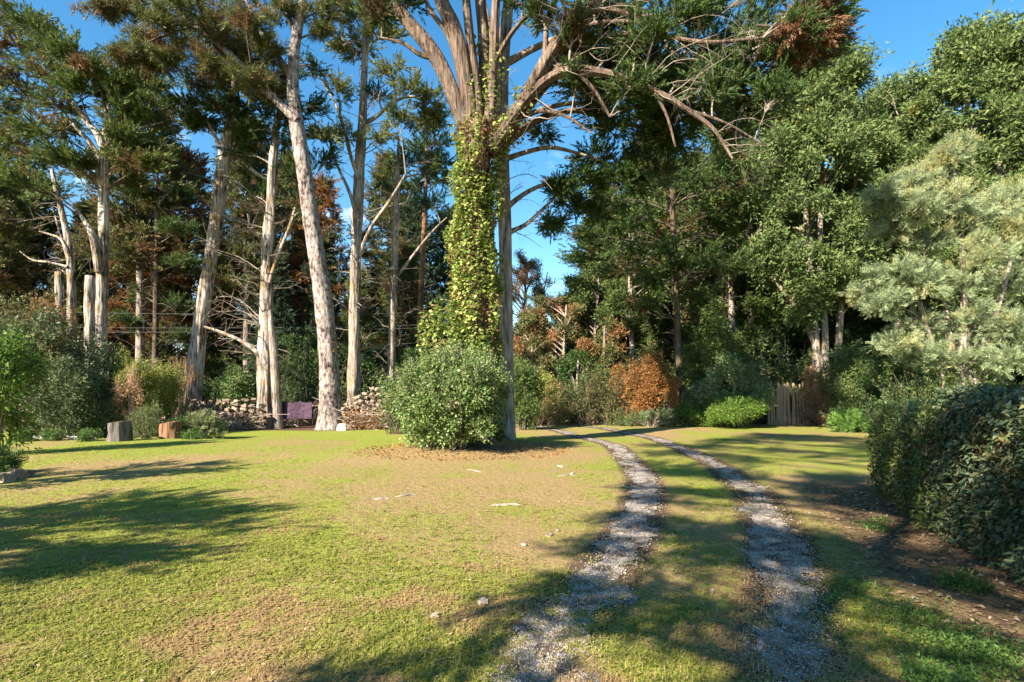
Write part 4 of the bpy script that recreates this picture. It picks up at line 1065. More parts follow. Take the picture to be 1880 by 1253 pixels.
# ------------------------------------------------------------------ shrubs
def bush(name, label, px, py_base, d, half, top, leaf, n, size, tpl=LEAF, depth=1., cat='shrub', lump=.28, stems=14, twig='twig_dark', shape=1.0, group=None, airy=40, up=.15, lobes=13, core=.7):
    "a rounded shrub: foot at row py_base, crown half-width in photo pixels, top at row top"
    k = d / FPX
    base = at(px, py_base, d); base[2] = float(ground_z(base[0], base[1]))
    rx, h = half * k * 1.0, ((EYE + (CY - top) * k) - base[2]) * 1.04
    T = Thing(name, label, cat, base, group)
    # union of lobes: a main mound and several smaller swellings on it
    nl = lobes
    la = np.arange(nl) * 2.4 + px; lz = rng.uniform(.15, .9, nl); lo = rng.uniform(.35, .92, nl) * np.sqrt(np.clip(1.15 - lz**2, .2, 1))
    C = np.column_stack([np.cos(la) * lo * rx, np.sin(la) * lo * rx * depth, lz * h * .8]); Rl = rng.uniform(.16, .44, nl)
    C = np.vstack([[0, 0, h * .42], C]); RL = np.vstack([[rx * core, rx * depth * core, h * (.44 if core < .8 else .5)], np.column_stack([Rl * rx, Rl * rx * depth, Rl * h * .62])])
    cw = .3 if core < .8 else .62
    w = np.concatenate([[cw], (1 - cw) * Rl**1.6 / (Rl**1.6).sum()])
    kk = rng.choice(nl + 1, n, p=w)
    v = rand_dirs(n)
    l = 1.08 - lump * noise3(v[:, 0] * 2.6 + 3 + px, v[:, 1] * 2.6 + 9, v[:, 2] * 2.6 + kk, 7) - lump * .6 * noise3(v[:, 0] * 6 + px, v[:, 1] * 6, v[:, 2] * 6 + kk, 9)
    rad = l * (1 - .4 * rng.uniform(0, 1, n)**2.2)
    q = C[kk] + v * RL[kk] * rad[:, None]
    # skirt down to the ground
    low = q[:, 2] < .04
    q[low, 2] = rng.uniform(.03, .3, low.sum()) * h; hyp = np.hypot(q[:, 0] / rx, q[:, 1] / (rx * depth)) + 1e-3
    q[low, :2] *= (rng.uniform(.62, .92, low.sum()) * (1 - .1 * shape) / np.maximum(hyp[low], .3))[:, None]
    pos = base + q
    v = norm(q / np.array([rx, rx * depth, h]) - np.array([0, 0, .4]) + v * .6)
    fo, st = MB(), MB()
    stamp_mix(fo, tpl, pos, norm(v + np.array([0, 0, up]) + rng.normal(size=(n, 3)) * .45), rng.uniform(.65, 1.25, n) * size)
    A = base + np.column_stack([rng.normal(0, .08 * rx, stems), rng.normal(0, .08 * rx, stems), np.zeros(stems) - .05])
    B = pos[rng.integers(0, n, stems)]
    tubes_many(st, arcs(A, B, 6, .3, .1), np.repeat(np.linspace(.03, .008, 6)[None], stems, 0), 4)
    if airy:
        up_ = pos[(v[:, 2] > .2)]; i = rng.integers(0, len(up_), airy)
        A = up_[i] - np.array([0, 0, .2]); dr = norm((up_[i] - base) * np.array([.6, .6, 1]) + rng.normal(size=(airy, 3)) * .3)
        B = A + dr * rng.uniform(.3, 1.1, (airy, 1)) * min(h, 3.) * .24
        P = arcs(A, B, 5, .05, .08); tubes_many(st, P, np.repeat(np.linspace(.008, .003, 5)[None], airy, 0), 3)
        kk = np.repeat(np.arange(airy), 8); tt = rng.integers(1, 5, len(kk))
        stamp_mix(fo, tpl, P[kk, tt] + rng.normal(size=(len(kk), 3)) * .03, norm(dr[kk] + rng.normal(size=(len(kk), 3)) * .7), rng.uniform(.4, .8, len(kk)) * size)
    T.part('stems', st, M[twig], smooth=True, kind='stuff')
    T.part('foliage', fo, M[leaf], kind='stuff')
    return T

bush('round_bush', 'large round glossy evergreen bush at the foot of the ivy-covered cypress', 830, 838, 14.4, 126, 622, 'holly', 5400, .16, tpl=LEAF4, lump=.42, airy=460, stems=40, twig='twig', lobes=16, core=.92)
bush('olive_shrub', 'tall grey-green shrub mass at the left edge behind the lawn', 60, 795, 21.5, 125, 545, 'shrub_grey', 4200, .26, lump=.3, airy=60)
bush('olive_shrub', 'brown-tinged shrub top rising behind the grey-green shrub mass', 50, 790, 25., 100, 505, 'mix_autumn', 2600, .3, airy=40)
bush('olive_shrub', 'lower grey-green shrub leaning towards the yellow vine mound', 140, 785, 21., 55, 640, 'shrub_grey', 2400, .22, airy=30)
bush('vine_mound', 'yellow and pink withered vine mound behind the grey stump', 248, 785, 22.8, 52, 632, 'shrub_yellow', 2600, .2, lump=.3, airy=70, twig='twig')
bush('vine_mound', 'dry pinkish vine column at the front of the yellow vine mound', 238, 790, 21.8, 32, 665, 'pale_dry', 300, .18, lump=.5, airy=20, twig='twig')
bush('yellow_shrub', 'small yellow-leaved shrub between the vine mound and the leaning trunk', 308, 785, 24.5, 30, 645, 'shrub_yellow', 1100, .2, airy=20)
bush('twig_shrub', 'bare reddish twiggy shrub left of the pale leaning trunk', 340, 780, 26.5, 26, 650, 'brown_dry', 160, .12, airy=120, stems=60, twig='twig')
bush('round_evergreen', 'small round evergreen behind the left stone wall', 437, 768, 29.5, 40, 660, 'holly', 1800, .26, airy=20)
bush('leafy_shrub', 'fresh bright green broadleaf shrub at the left edge of the picture', -12, 800, 14.5, 84, 585, 'shrub_green', 620, .34, lump=.6, airy=80, twig='twig')
bush('rosemary_bush', 'low rosemary bush between the two stumps', 268, 800, 20.2, 31, 742, 'rosemary', 900, .16, tpl=CYP, lump=.12, up=1.0)
bush('ground_ivy', 'low dark leafy mat around the brown stump', 335, 803, 20.6, 42, 762, 'shrub_dark', 800, .16, lump=.3)
bush('strap_leaved_clump', 'pale green strap-leaved clump right of the brown stump', 372, 803, 20.6, 34, 758, 'rosemary', 340, .3, tpl=FROND, lump=.3)
bush('rust_bush', 'rust-brown withered bush beside the track at the wood edge', 1192, 786, 27.2, 58, 612, 'brown_dry', 1700, .25, lump=.45, airy=160, shape=1.6)
bush('rust_bush', 'darker brown drooping half of the withered bush, on its left', 1135, 782, 29., 28, 655, 'brown_dry', 700, .26, lump=.35)
bush('green_shrub', 'bright leafy green shrub in front of the paling fence', 1340, 795, 25.6, 78, 714, 'shrub_green', 2800, .2, lump=.3, airy=30)
bush('green_shrub', 'smaller green shrub at the left of the bright leafy shrub', 1265, 790, 26.3, 34, 735, 'shrub_green', 700, .2, lump=.3)
bush('variegated_shrub', 'pale-leaved variegated shrub overhanging the paling fence', 1335, 780, 27.2, 85, 625, 'shrub_var', 2400, .3, lump=.4, airy=40)
bush('variegated_shrub', 'deep green laurel above the variegated shrub', 1300, 775, 29., 85, 560, 'oak_dark', 2800, .28, lump=.3)
bush('dry_vine', 'dry pinkish brown vine hanging over the paling fence', 1498, 786, 27.2, 28, 640, 'pale_dry', 560, .24, lump=.45, airy=20)
bush('fence_shrub', 'yellow-green shrub right of the dry vine on the fence', 1568, 800, 26., 58, 598, 'oak', 2600, .26, lump=.35, airy=30)
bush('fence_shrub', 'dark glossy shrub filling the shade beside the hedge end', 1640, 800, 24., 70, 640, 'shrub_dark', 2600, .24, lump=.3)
bush('fence_shrub', 'low pale shrub in the shade just beyond the hedge', 1690, 800, 22., 60, 668, 'shrub_var', 1500, .22, lump=.4)
bush('strap_leaved_clump', 'small strap-leaved plant at the foot of the dark shrub by the hedge', 1560, 800, 22.5, 26, 762, 'bamboo', 170, .4, tpl=FROND, lump=.3)
bush('bamboo_clump', 'fresh green bamboo clump rising behind the hedge', 1830, 800, 11.5, 110, 690, 'bamboo', 1500, .2, tpl=[t_cypress(200 + i, 8, 1., .12) for i in range(3)], lump=.3, airy=30)
bush('dry_weeds', 'dry twiggy weeds under the rust-brown bush', 1195, 790, 26.5, 45, 745, 'shrub_var', 120, .16, airy=140, stems=60, twig='twig')
bush('edge_shrub', 'dark evergreen by the grey conifer trunk across the track', 960, 790, 24., 40, 640, 'oak_dark', 1600, .24, lump=.35)
bush('edge_shrub', 'yellow-green shrub at the inner bend of the track', 1000, 783, 28., 36, 670, 'shrub_yellow', 900, .24, lump=.4)

# grass skirt at the bush foot, left border plants
bush('sword_plant', 'spiky dark plant in the stone border at the left edge', 2, 872, 11.2, 22, 835, 'shrub_dark', 120, .3, tpl=FROND, lump=.3, cat='plant')
for px, py, d, h, lab in ((40, 803, 18.4, 22, 'leafy border plant nearest the left edge'), (95, 803, 18.6, 20, 'leafy border plant second from the left edge'), (160, 803, 18.4, 18, 'leafy border plant left of the grey stump'), (355, 800, 19.2, 10, 'low border plant right of the brown stump')):
    bush('border_plant', lab, px, py, d, 22, py - h, 'weed', 150, .12, lump=.3, cat='plant', stems=6)

# ------------------------------------------------------------------ hedge on the right: two kinds of shrub clipped together
def hedge(name, label, corners, h, leaf_name, mat, n_joined, n_parts, size, tilt):
    "clipped hedge on a quadrilateral footprint: dark inner twigs, leaves on front, end and top"
    C = np.array(corners, float)                      # near-front, far-front, far-back, near-back
    base = np.array([*C.mean(0), 0.]); base[2] = float(ground_z(base[0], base[1]))
    T = Thing(name, label, 'hedge', base)
    def surf(n):
        w = rng.choice(3, n, p=[.62, .16, .22])       # front, far end, top
        a, b = rng.uniform(0, 1, n), rng.uniform(0, 1, n)
        p = np.zeros((n, 3)); nr = np.zeros((n, 3))
        fdir = norm(C[1] - C[0]); fn = np.array([-fdir[1], fdir[0]])
        if fn.dot(C[0] - C[3]) < 0: fn = -fn
        k = w == 0
        p[k, :2] = C[0] + (C[1] - C[0]) * a[k, None]; p[k, 2] = .05 + b[k]**.9 * (h - .05); nr[k, :2] = fn
        k = w == 1
        p[k, :2] = C[1] + (C[2] - C[1]) * a[k, None]; p[k, 2] = .05 + b[k] * (h - .05); nr[k, :2] = fdir
        k = w == 2
        p[k, :2] = (C[0] * (1 - a[k, None]) + C[1] * a[k, None]) * (1 - b[k, None]) + (C[3] * (1 - a[k, None]) + C[2] * a[k, None]) * b[k, None]
        p[k, 2] = h; nr[k, 2] = 1
        # rounded shoulders and uneven clipping
        lumpy = (fbm2(p[:, 0] * 2.2 + p[:, 1] * 1.7, p[:, 2] * 2.4 + p[:, 1], 33, 3) - .5) * .24
        p = p + nr * (lumpy - rng.uniform(0, 1, n)**2 * .22)[:, None]
        rnd = sstep(h - .3, h, p[:, 2])[:, None] * (w != 2)[:, None]
        p[:, :2] -= nr[:, :2] * rnd * .07
        p[:, 2] += ground_z(p[:, 0], p[:, 1])
        return p, nr
    def place(mbx, p, nr, m, sz, small=False):
        d = norm(nr * .45 + tilt + rng.normal(size=(m, 3)) * .62)
        Rm = frames(d, np.zeros(m) + rng.normal(0, .5, m))
        up = nr + np.array([0, 0, .5])
        flip = np.einsum('ij,ij->i', Rm[:, :, 2], up) < 0
        Rm[flip, :, 2] *= -1; Rm[flip, :, 1] *= -1
        s = rng.uniform(.45, 1.35, m) * sz
        if mbx is not None: mbx.stamp(BLADE_S if small else BLADE, p, Rm, s)
        return Rm, s
    p, nr = surf(n_joined)
    mb = MB(); place(mb, p, nr, n_joined, size, True)
    st = MB()
    q, qn = surf(600)
    A = q - qn * rng.uniform(.3, .6, (600, 1)); A[:, 2] *= .8
    tubes_many(st, arcs(A, q - qn * .02, 3, .1, .1), np.repeat(np.linspace(.012, .004, 3)[None], 600, 0), 3)
    cen = np.linspace(0, 1, 9)
    for a in cen:
        f = C[0] * (1 - a) + C[1] * a; k = C[3] * (1 - a) + C[2] * a
        m = (f * .55 + k * .45)
        A = np.array([[m[0], m[1], -.05]] * 14) + rng.normal(size=(14, 3)) * [.05, .05, 0]
        B = A + np.column_stack([rng.normal(0, .3, 14), rng.normal(0, .3, 14), rng.uniform(.6, .95, 14) * h])
        tubes_many(st, arcs(A, B, 6, 0, .1), np.repeat(np.linspace(.02, .006, 6)[None], 14, 0), 4)
    T.part('stems', st, M['twig_dark'], kind='stuff')
    # dense inside
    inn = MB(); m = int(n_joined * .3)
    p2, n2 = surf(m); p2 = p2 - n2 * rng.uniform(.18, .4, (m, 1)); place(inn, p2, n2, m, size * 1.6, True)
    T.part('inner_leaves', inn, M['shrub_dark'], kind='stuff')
    T.part('leaf_mass', mb, M[mat], kind='stuff')
    # the leaves that show largest, one by one
    p, nr = surf(n_parts * 6)
    near = np.argsort(np.hypot(p[:, 0], p[:, 1]) + 3 * (nr[:, 0] > .5))[:n_parts]
    p, nr = p[near] + nr[near] * .05, nr[near]
    Rm, s = place(None, p, nr, len(p), size * 1.1)
    lm = MB().add(*BLADE).mesh('leaf'); lm.materials.append(M[mat])
    from mathutils import Matrix
    for i in range(len(p)):
        o = bpy.data.objects.new('leaf', lm); COL.objects.link(o); o.parent = T.o
        m4 = Matrix(Rm[i].tolist()).to_4x4(); m4.translation = Vector((p[i] - T.base).tolist())
        o.matrix_basis = m4 @ Matrix.Diagonal((s[i], s[i], s[i], 1))
    return T
hedge('clipped_hedge', 'clipped hedge of small yellowish-green leaves at the far end of the right hedge', [(4.5, 6.2), (5.75, 9.2), (7.7, 9.1), (6.6, 6.2)], 1.42, 'leaf', 'euonymus', 13000, 60, .055, np.array([0, 0, .3]))
hedge('clipped_hedge', 'clipped hedge of large dark blue-green leaves nearest the viewer on the right', [(3.62, 3.3), (4.72, 6.4), (7.2, 6.2), (6.5, 3.1)], 1.60, 'leaf', 'elaeagnus', 17000, 300, .07, np.array([0, 0, -.25]))

# ------------------------------------------------------------------ dry-stone walls
def stone_mesh(seed):
    import bmesh
    bm = bmesh.new(); bmesh.ops.create_cube(bm, size=1.); bmesh.ops.subdivide_edges(bm, edges=bm.edges, cuts=1, use_grid_fill=True)
    r = np.random.default_rng(seed)
    for v in bm.verts:
        c = np.array(v.co); c = c / (np.linalg.norm(c)**.3) * .58
        v.co = (c * (1 + r.uniform(-.22, .16)) + r.normal(0, .06, 3)).tolist()
    me = bpy.data.meshes.new('stone'); bm.to_mesh(me); bm.free()
    return me
STONES = [stone_mesh(s) for s in range(7)]
for s in STONES: s.materials.append(M['stone'])
def wall(name, label, px0, px1, d0, d1, tops, rows, thick=.7, sz=.28, mess=1.):
    "a heap-like dry-stone wall from px0 to px1; tops = heights along it"
    a, b = at(px0, CY, d0), at(px1, CY, d1)
    L = np.linalg.norm((b - a)[:2]); u = (b - a)[:2] / L; nrm = np.array([u[1], -u[0]])
    base = np.array([*((a + b) / 2)[:2], 0]); base[2] = float(ground_z(base[0], base[1]))
    T = Thing(name, label, 'wall', base)
    hs = lambda s: np.interp(s / L, np.linspace(0, 1, len(tops)), tops)
    core = MB()
    ss = np.linspace(0, L, 24); prof = np.linspace(0, 1, 7)
    V = []
    for s in ss:
        h = hs(s) * .84
        for t in prof:
            w = math.cos(t * math.pi) * -1
            q = a[:2] + u * s + nrm * (-w) * thick * .42 * (1.0)
            z = h * (1 - abs(w)**3.)
            V.append([q[0], q[1], base[2] - .05 + z + .06 * noise2(s * 3, t * 5, 4)])
    i = (np.arange(23)[:, None] * 7 + np.arange(6)[None]).ravel()
    core.add(np.array(V), np.stack([i, i + 1, i + 8, i + 7], 1))
    T.part('earth_core', core, M['earth'], smooth=True)
    k = 0
    for r in range(rows):
        z = (r + .5) / rows
        s = rng.uniform(0, .1)
        while s < L:
            w = sz * rng.uniform(.6, 1.5); h = hs(s)
            if z * max(tops) < h + .1:
                q = a[:2] + u * (s + w / 2) + nrm * (thick * (.46 - .12 * z) + rng.uniform(-.05, .08) * mess)
                o = bpy.data.objects.new('stone', STONES[int(rng.integers(7))]); COL.objects.link(o); o.parent = T.o
                hh = max(tops) / rows
                o.location = (q[0] - base[0], q[1] - base[1], z * max(tops) + rng.uniform(-.05, .05) * mess)
                o.rotation_euler = (rng.normal(0, .25 * mess), rng.normal(0, .3 * mess), math.atan2(u[1], u[0]) + rng.normal(0, .35))
                o.scale = (w * 1.02, sz * rng.uniform(.8, 1.3), hh * rng.uniform(.85, 1.3)); k += 1
            s += w
    return T
W1 = wall('stone_wall', 'tumbled dry-stone wall under the pale leaning trunk, left of the wall gap', 300, 488, 27.2, 27.6, [1.15, 1.35, 1.45, 1.3, 1.45, 1.05], 8, sz=.34, mess=1.5)
W2 = wall('stone_wall', 'higher heap of dry-stone wall between the leaning pine and the round bush', 622, 745, 27.2, 27.0, [.8, 1.5, 1.9, 1.95, 1.8], 11, sz=.3, mess=1.5)
W3 = wall('stone_wall', 'shaded stretch of dry-stone wall beneath the grey-green shrubs at left', 85, 212, 23.2, 23.4, [1.0, 1.15, 1.2, 1.1], 4, sz=.42)
def debris(name, label, px, d, half, h0, h1, mat, n, size, sticks=30, cat='brushwood', zoff=0):
    c = at(px, CY, d); c[2] = float(ground_z(c[0], c[1])); k = d / FPX
    T = Thing(name, label, cat, c)
    p = np.column_stack([rng.uniform(-1, 1, n) * half * k, rng.normal(0, .16, n), rng.uniform(h0, h1, n)]) + c
    fo, st = MB(), MB()
    stamp_mix(fo, LEAF, p, rand_dirs(n), rng.uniform(.6, 1.2, n) * size)
    A = np.column_stack([rng.uniform(-1, 1, sticks) * half * k, rng.normal(0, .2, sticks) - .1, rng.uniform(h0, h1, sticks)]) + c
    B = A + np.column_stack([rng.normal(0, .7, sticks), rng.normal(0, .15, sticks) - .1, rng.normal(.05, .22, sticks)])
    tubes_many(st, arcs(A, B, 5, .1, .1), np.repeat(np.linspace(.03, .012, 5)[None], sticks, 0) * rng.uniform(.4, 1.2, (sticks, 1)), 4)
    T.part('leaves', fo, M[mat], kind='stuff'); T.part('sticks', st, M['twig'], smooth=True, kind='stuff')
debris('brushwood', 'dry brown leaves and sticks heaped before the left stone wall', 395, 26.6, 90, .02, .75, 'pale_dry', 420, .16, 70)
debris('brushwood', 'brown bracken and sticks at the foot of the right stone heap', 678, 26.4, 48, .02, .9, 'brown_dry', 420, .15, 60)
debris('brushwood', 'dead grasses and bare twigs in the gap of the wall', 560, 28.6, 48, .1, 1.2, 'pale_dry', 60, .12, 70)
debris('brushwood', 'brown dead leaves on top of the shaded wall at left', 150, 22.8, 60, .3, 1.3, 'pale_dry', 260, .16, 20)

# ------------------------------------------------------------------ stumps, stones, sheet, fence, wires
def stump(label, px, py, d, wpx, hpx, side, top, tilt=0., seed=3):
    base = at(px, py, d); k = d / FPX; base[2] = float(ground_z(base[0], base[1])) - .02
    T = Thing('tree_stump', label, 'stump', base, 'stumps on the lawn edge')
    r, h = wpx * .5 * k, hpx * k
    z = np.linspace(0, h, 9)
    PR = np.column_stack([base[0] + 0 * z, base[1] + 0 * z, base[2] + z, r * (1.06 - .06 * z / h)])
    mb = MB(); tube(mb, PR, 36, .34, 4.2, 1.2, seed)
    V = mb.V[0]
    f = (V[:, 2] - base[2]) / h
    V[:, 2] += f * tilt * (V[:, 0] - base[0]); V[:, 2] += f**4 * .03 * noise2(V[:, 0] * 14, V[:, 1] * 14, seed)
    T.part('bark', mb, M[side], smooth=True)
    ring = V[-36:]
    cap = MB(); rings = [ring * [1, 1, 1]]
    c = ring.mean(0)
    for q in (.8, .55, .3): rings.append(c + (ring - c) * q + np.array([0, 0, .012 * (1 - q) * 3]))
    Vc = np.vstack(rings + [c + [0, 0, .03]]); F4, F3 = [], []
    for a in range(3):
        for j in range(36): F4.append([a*36+j, a*36+(j+1) % 36, (a+1)*36+(j+1) % 36, (a+1)*36+j])
    for j in range(36): F3.append([3*36+j, 3*36+(j+1) % 36, 4*36])
    cap.add(Vc, np.array(F4), np.array(F3)); T.part('cut_face', cap, M[top])
stump('weathered grey tree stump at the back edge of the lawn', 220, 810, 18.5, 36, 35, 'stump_grey', 'bark_dark', .12, 3)
stump('reddish brown tree stump with a slanted pale cut top', 314, 801, 19.7, 37, 31, 'stump_brown', 'wood_cut', .15, 8)

def rock(name, label, px, py, size, mat, cat='stone', group=None, rz=None, zo=.0, d=None):
    d = d or FPX * EYE / (py - CY)
    p = at(px, py, d); p[2] = float(ground_z(p[0], p[1])) + size[2] * .15 + zo
    me = stone_mesh(int(rng.integers(999))); me.materials.append(M[mat])
    for pl in me.polygons: pl.use_smooth = False
    o = link(name, me); o.location = p; o.scale = size; o.rotation_euler = (rng.normal(0, .1), rng.normal(0, .1), rng.uniform(0, 3) if rz is None else rz)
    return tag(o, label, cat, group)
rock('white_boulder', 'bright white boulder at the foot of the leaning pine', 628, 783, (.55, .4, .55), 'white_rock', 'boulder', rz=.2, d=25.8)
gst = 'stones bordering the bed at left'
for px, py, s, lab in ((8, 884, .42, 'border stone nearest the left edge of the picture'), (34, 878, .46, 'largest border stone in the row at the left edge'), (56, 874, .26, 'small border stone at the right end of the row at left'), (22, 866, .3, 'border stone behind the larger ones at the left edge')):
    rock('border_stone', lab, px, py, (s, s * .7, s * .75), 'stone', 'stone', gst)
roots = [(870, 868, .55, 'long pale exposed root in the lawn below the round bush', 2.4), (1038, 877, .42, 'pale exposed root piece right of the round bush', .2), (1052, 873, .16, 'knobbly root end beside the pale root piece near the track', .5), (928, 928, .5, 'thin pale root lying level in mid lawn', .05),
         (745, 912, .4, 'flat pale root in the lawn left of centre', .5), (700, 918, .25, 'faint root leftmost of those in the lawn', .1), (1028, 860, .2, 'small root nearest the bush by the track', 2.3)]
for px, py, L, lab, rz in roots:
    d = FPX * EYE / (py - CY); c = at(px, py, d)
    t = np.linspace(-.5, .5, 9); P = np.column_stack([c[0] + math.cos(rz) * t * L, d + math.sin(rz) * t * L + .03 * np.sin(t * 7), np.zeros(9)])
    P[:, 2] = ground_z(P[:, 0], P[:, 1]) + .004 - .03 * (2 * t)**4
    mb = MB(); tube(mb, np.column_stack([P, .022 * (1 - .6 * (2 * t)**2) + .004]), 10, .4, 3, 4, int(rng.integers(99)))
    o = link('exposed_root', mb.mesh('exposed_root', (c[0], c[1], 0), True), M['rock_pale']); o.location = (c[0], c[1], 0)
    tag(o, lab, 'root', 'roots showing in the lawn')
for px, py, s, lab in ((962, 1002, .10, 'pale stone in the lawn left of the track, nearer one'), (1008, 984, .13, 'flat pale stone in the lawn beside the track'), (1024, 976, .09, 'small pale stone just right of the flat pale stone'), (798, 1133, .10, 'white stone leftmost of the two near the bottom'), (886, 1110, .15, 'long white stone right of the other near the bottom shade'),
       (1266, 1004, .05, 'tiny white stone between the wheel ruts'), (1308, 1088, .06, 'pale stone on the strip between ruts, lower'), (640, 895, .05, 'tiny white stone far out in the left lawn')):
    rock('lawn_stone', lab, px, py, (s, s * .65, s * .4), 'rock_pale', 'stone', 'pale stones in the lawn')

# purple sheet leaning in the wall gap, low concrete edge at left
sb = MB(); c = at(543, 754, 28.0); w, h = .80, .40
gy_ = np.linspace(-1, 1, 9); gzv = np.linspace(-1, 1, 6)
def sheet(off):
    V = [[c[0] + a * w, c[1] + off + .05 * math.sin(a * 4) + .04 * b, c[2] + b * h + .03 * math.sin(a * 7) * (b > .5)] for a in gy_ for b in gzv]
    return np.array(V)
i = (np.arange(8)[:, None] * 6 + np.arange(5)[None]).ravel(); Fq = np.stack([i, i + 6, i + 7, i + 1], 1)
sb.add(sheet(0), Fq); sb.add(sheet(.03), Fq[:, ::-1])
o = link('purple_sheet', sb.mesh('purple_sheet', c), M['purple']); o.location = c
tag(o, 'dull purple sheet standing in the gap of the stone wall', 'sheet')
for px, d, w, lab in ((78, 19.3, 1.6, 'long flat slab edging the border at left'), (150, 19.1, 1.2, 'flat slab edging just left of the grey stump')):
    c = at(px, 800, d); z = float(ground_z(c[0], c[1]))
    me = stone_mesh(int(rng.integers(99))); me.materials.append(M['slate']); o = link('edging_slab', me); o.location = (c[0], c[1], z + .05); o.scale = (w, .3, .16)
    tag(o, lab, 'slab', 'slabs edging the border')

# paling fence
def fence(label, px0, px1, d, h, name='paling_fence'):
    a, b = at(px0, CY, d), at(px1, CY, d)
    base = np.array([*((a + b) / 2)[:2], float(ground_z(*((a + b) / 2)[:2]))])
    T = Thing(name, label, 'fence', base)
    pm = MB(); r = np.random.default_rng(4)
    zz = np.array([0, .5, 1.]); V = []
    for z in zz:
        V += [[-.5, -.4, z], [.5, -.4, z], [.45, .4, z], [-.45, .4, z]]
    V += [[0, 0, 1.03]]
    F = []
    for k in range(2):
        for j in range(4): F.append([k*4+j, k*4+(j+1) % 4, k*4+4+(j+1) % 4, k*4+4+j])
    pm.add(np.array(V), np.array(F), np.array([[8, 9, 12], [9, 10, 12], [10, 11, 12], [11, 8, 12]]))
    me = pm.mesh('pale'); me.materials.append(M['pale_wood'])
    x = a[0]
    while x < b[0]:
        o = bpy.data.objects.new('pale', me); COL.objects.link(o); o.parent = T.o
        o.location = (x - base[0], rng.normal(0, .02), -.02); o.scale = (rng.uniform(.075, .11), .04, h * rng.uniform(.93, 1.06)); o.rotation_euler = (rng.normal(0, .03), rng.normal(0, .03), rng.normal(0, .25))
        x += rng.uniform(.11, .145)
    for z in (.35, h * .8):
        w = MB(); tubes_many(w, np.array([[[a[0], d + .04, z + base[2]], [(a[0] + b[0]) / 2, d + .05, z - .03 + base[2]], [b[0], d + .04, z + base[2]]]]), np.full((1, 3), .012), 4)
        T.part('wire', w, M['twig_dark'])
    for px in (px0, px1):
        q = at(px, CY, d); p = MB(); tube(p, np.array([[q[0], d + .08, -.1 + base[2], .05], [q[0], d + .08, .7 + base[2], .05], [q[0], d + .08, h + .1 + base[2], .045]]), 10, .1, cap=True); T.part('post', p, M['pale_wood'])
fence('sunlit chestnut paling fence between the bright shrub and the dry vine', 1412, 1535, 27.6, 1.95)
fence('shaded stretch of paling fence seen beside the rust-brown bush', 1215, 1300, 28.4, 1.6)
fence('dark shaded stretch of paling fence near the hedge end', 1590, 1700, 25.4, 1.5)

# overhead wires through the left trees
for py0, py1, lab in ((574, 581, 'highest of the three thin overhead wires among the left trunks'), (604, 603, 'middle overhead wire of the three among the left trunks'), (614, 608, 'lowest overhead wire of the three among the left trunks')):
    A, B = at(-200, py0 - 10, 31.), at(840, py1 - 8, 33.)
    t = np.linspace(0, 1, 24)[:, None]; P = A * (1 - t) + B * t; P[:, 2] -= .25 * 4 * (t * (1 - t))[:, 0]
    w = MB(); tubes_many(w, P[None], np.full((1, 24), .007), 5)
    o = link('overhead_wire', w.mesh('overhead_wire', A), M['wire']); o.location = A
    tag(o, lab, 'wire', 'wires crossing the trees')

# ------------------------------------------------------------------ lawn growth, litter, weeds
def tuft(seed, nb=4, nc=4):
    r = np.random.default_rng(seed); V, F = [], []
    for k in range(nb):
        a = r.uniform(0, 6.28); b = np.array([r.normal(0, .35), r.normal(0, .35), 0]); o = np.array([math.cos(a), math.sin(a), 0])
        s = np.array([-o[1], o[0], 0]) * .07; tip = b + o * r.uniform(.15, .7) + np.array([0, 0, r.uniform(.5, 1.)])
        n0 = len(V); V += [b - s, b + s, tip]; F.append([n0, n0 + 1, n0 + 2])
    for k in range(nc):
        c = np.array([r.normal(0, .4), r.normal(0, .4), r.uniform(.25, .6)]); a = r.uniform(0, 6.28); n0 = len(V)
        u = np.array([math.cos(a), math.sin(a), r.uniform(-.3, .3)]) * .2; v = np.array([-math.sin(a), math.cos(a), r.uniform(-.3, .3)]) * .2
        V += [c - u * 1.3, c + v, c - v + u * .8]; F += [[n0, n0 + 1, n0 + 2]]
    return np.array(V), np.array(F)
TUFT = [tuft(s) for s in range(5)]
N = 60000
py = rng.uniform(0, 1, N)**.75 * (1300 - 800) + 800
px = rng.uniform(-60, 1940, N)
d = FPX * EYE / (py - CY); X = (px - CX) / FPX * d
d = d + rng.normal(0, .05, N)
g = green_amount(X, d) + (fbm2(X * 7, d * 7, 15, 2) - .5) * .7
rd = np.minimum(rut_dist(X, d, 0), rut_dist(X, d, 1))
k = (g > rng.uniform(-.05, .55, N)) & (rd > rng.uniform(-.26, .10, N)) & ((X - .36 * d) < 1.1 + rng.uniform(-.35, .5, N) + .2 * np.maximum(d - 9, 0)) & (((X + 1.0) / 1.5)**2 + ((d - 14.7) / 1.1)**2 > 1)
X, d, g = X[k], d[k], g[k]
pos = np.column_stack([X, d, ground_z(X, d) - .004])
mb = MB(); tk = rng.integers(0, 5, len(X))
sz = rng.uniform(.015, .042, len(X)) * (.8 + .5 * np.clip(g, 0, 1)) * (1 + .045 * d)
for i, t in enumerate(TUFT):
    m = tk == i
    mb.stamp(t, pos[m], frames(np.column_stack([np.cos(X[m] * 99), np.sin(X[m] * 99), 0 * X[m]]), np.zeros(m.sum())), sz[m][:, None] * np.array([[1.35, 1.35, .8]]))
n2 = 3200
py2 = rng.uniform(0, 1, n2)**.6 * 470 + 830; px2 = rng.uniform(-40, 1500, n2); Y2 = FPX * EYE / (py2 - CY); X2 = (px2 - CX) / FPX * Y2
g2 = green_amount(X2, Y2); rd2 = np.minimum(rut_dist(X2, Y2, 0), rut_dist(X2, Y2, 1)); k = (g2 > rng.uniform(.1, .5, n2)) & (rd2 > -.1)
X2, Y2 = X2[k], Y2[k]
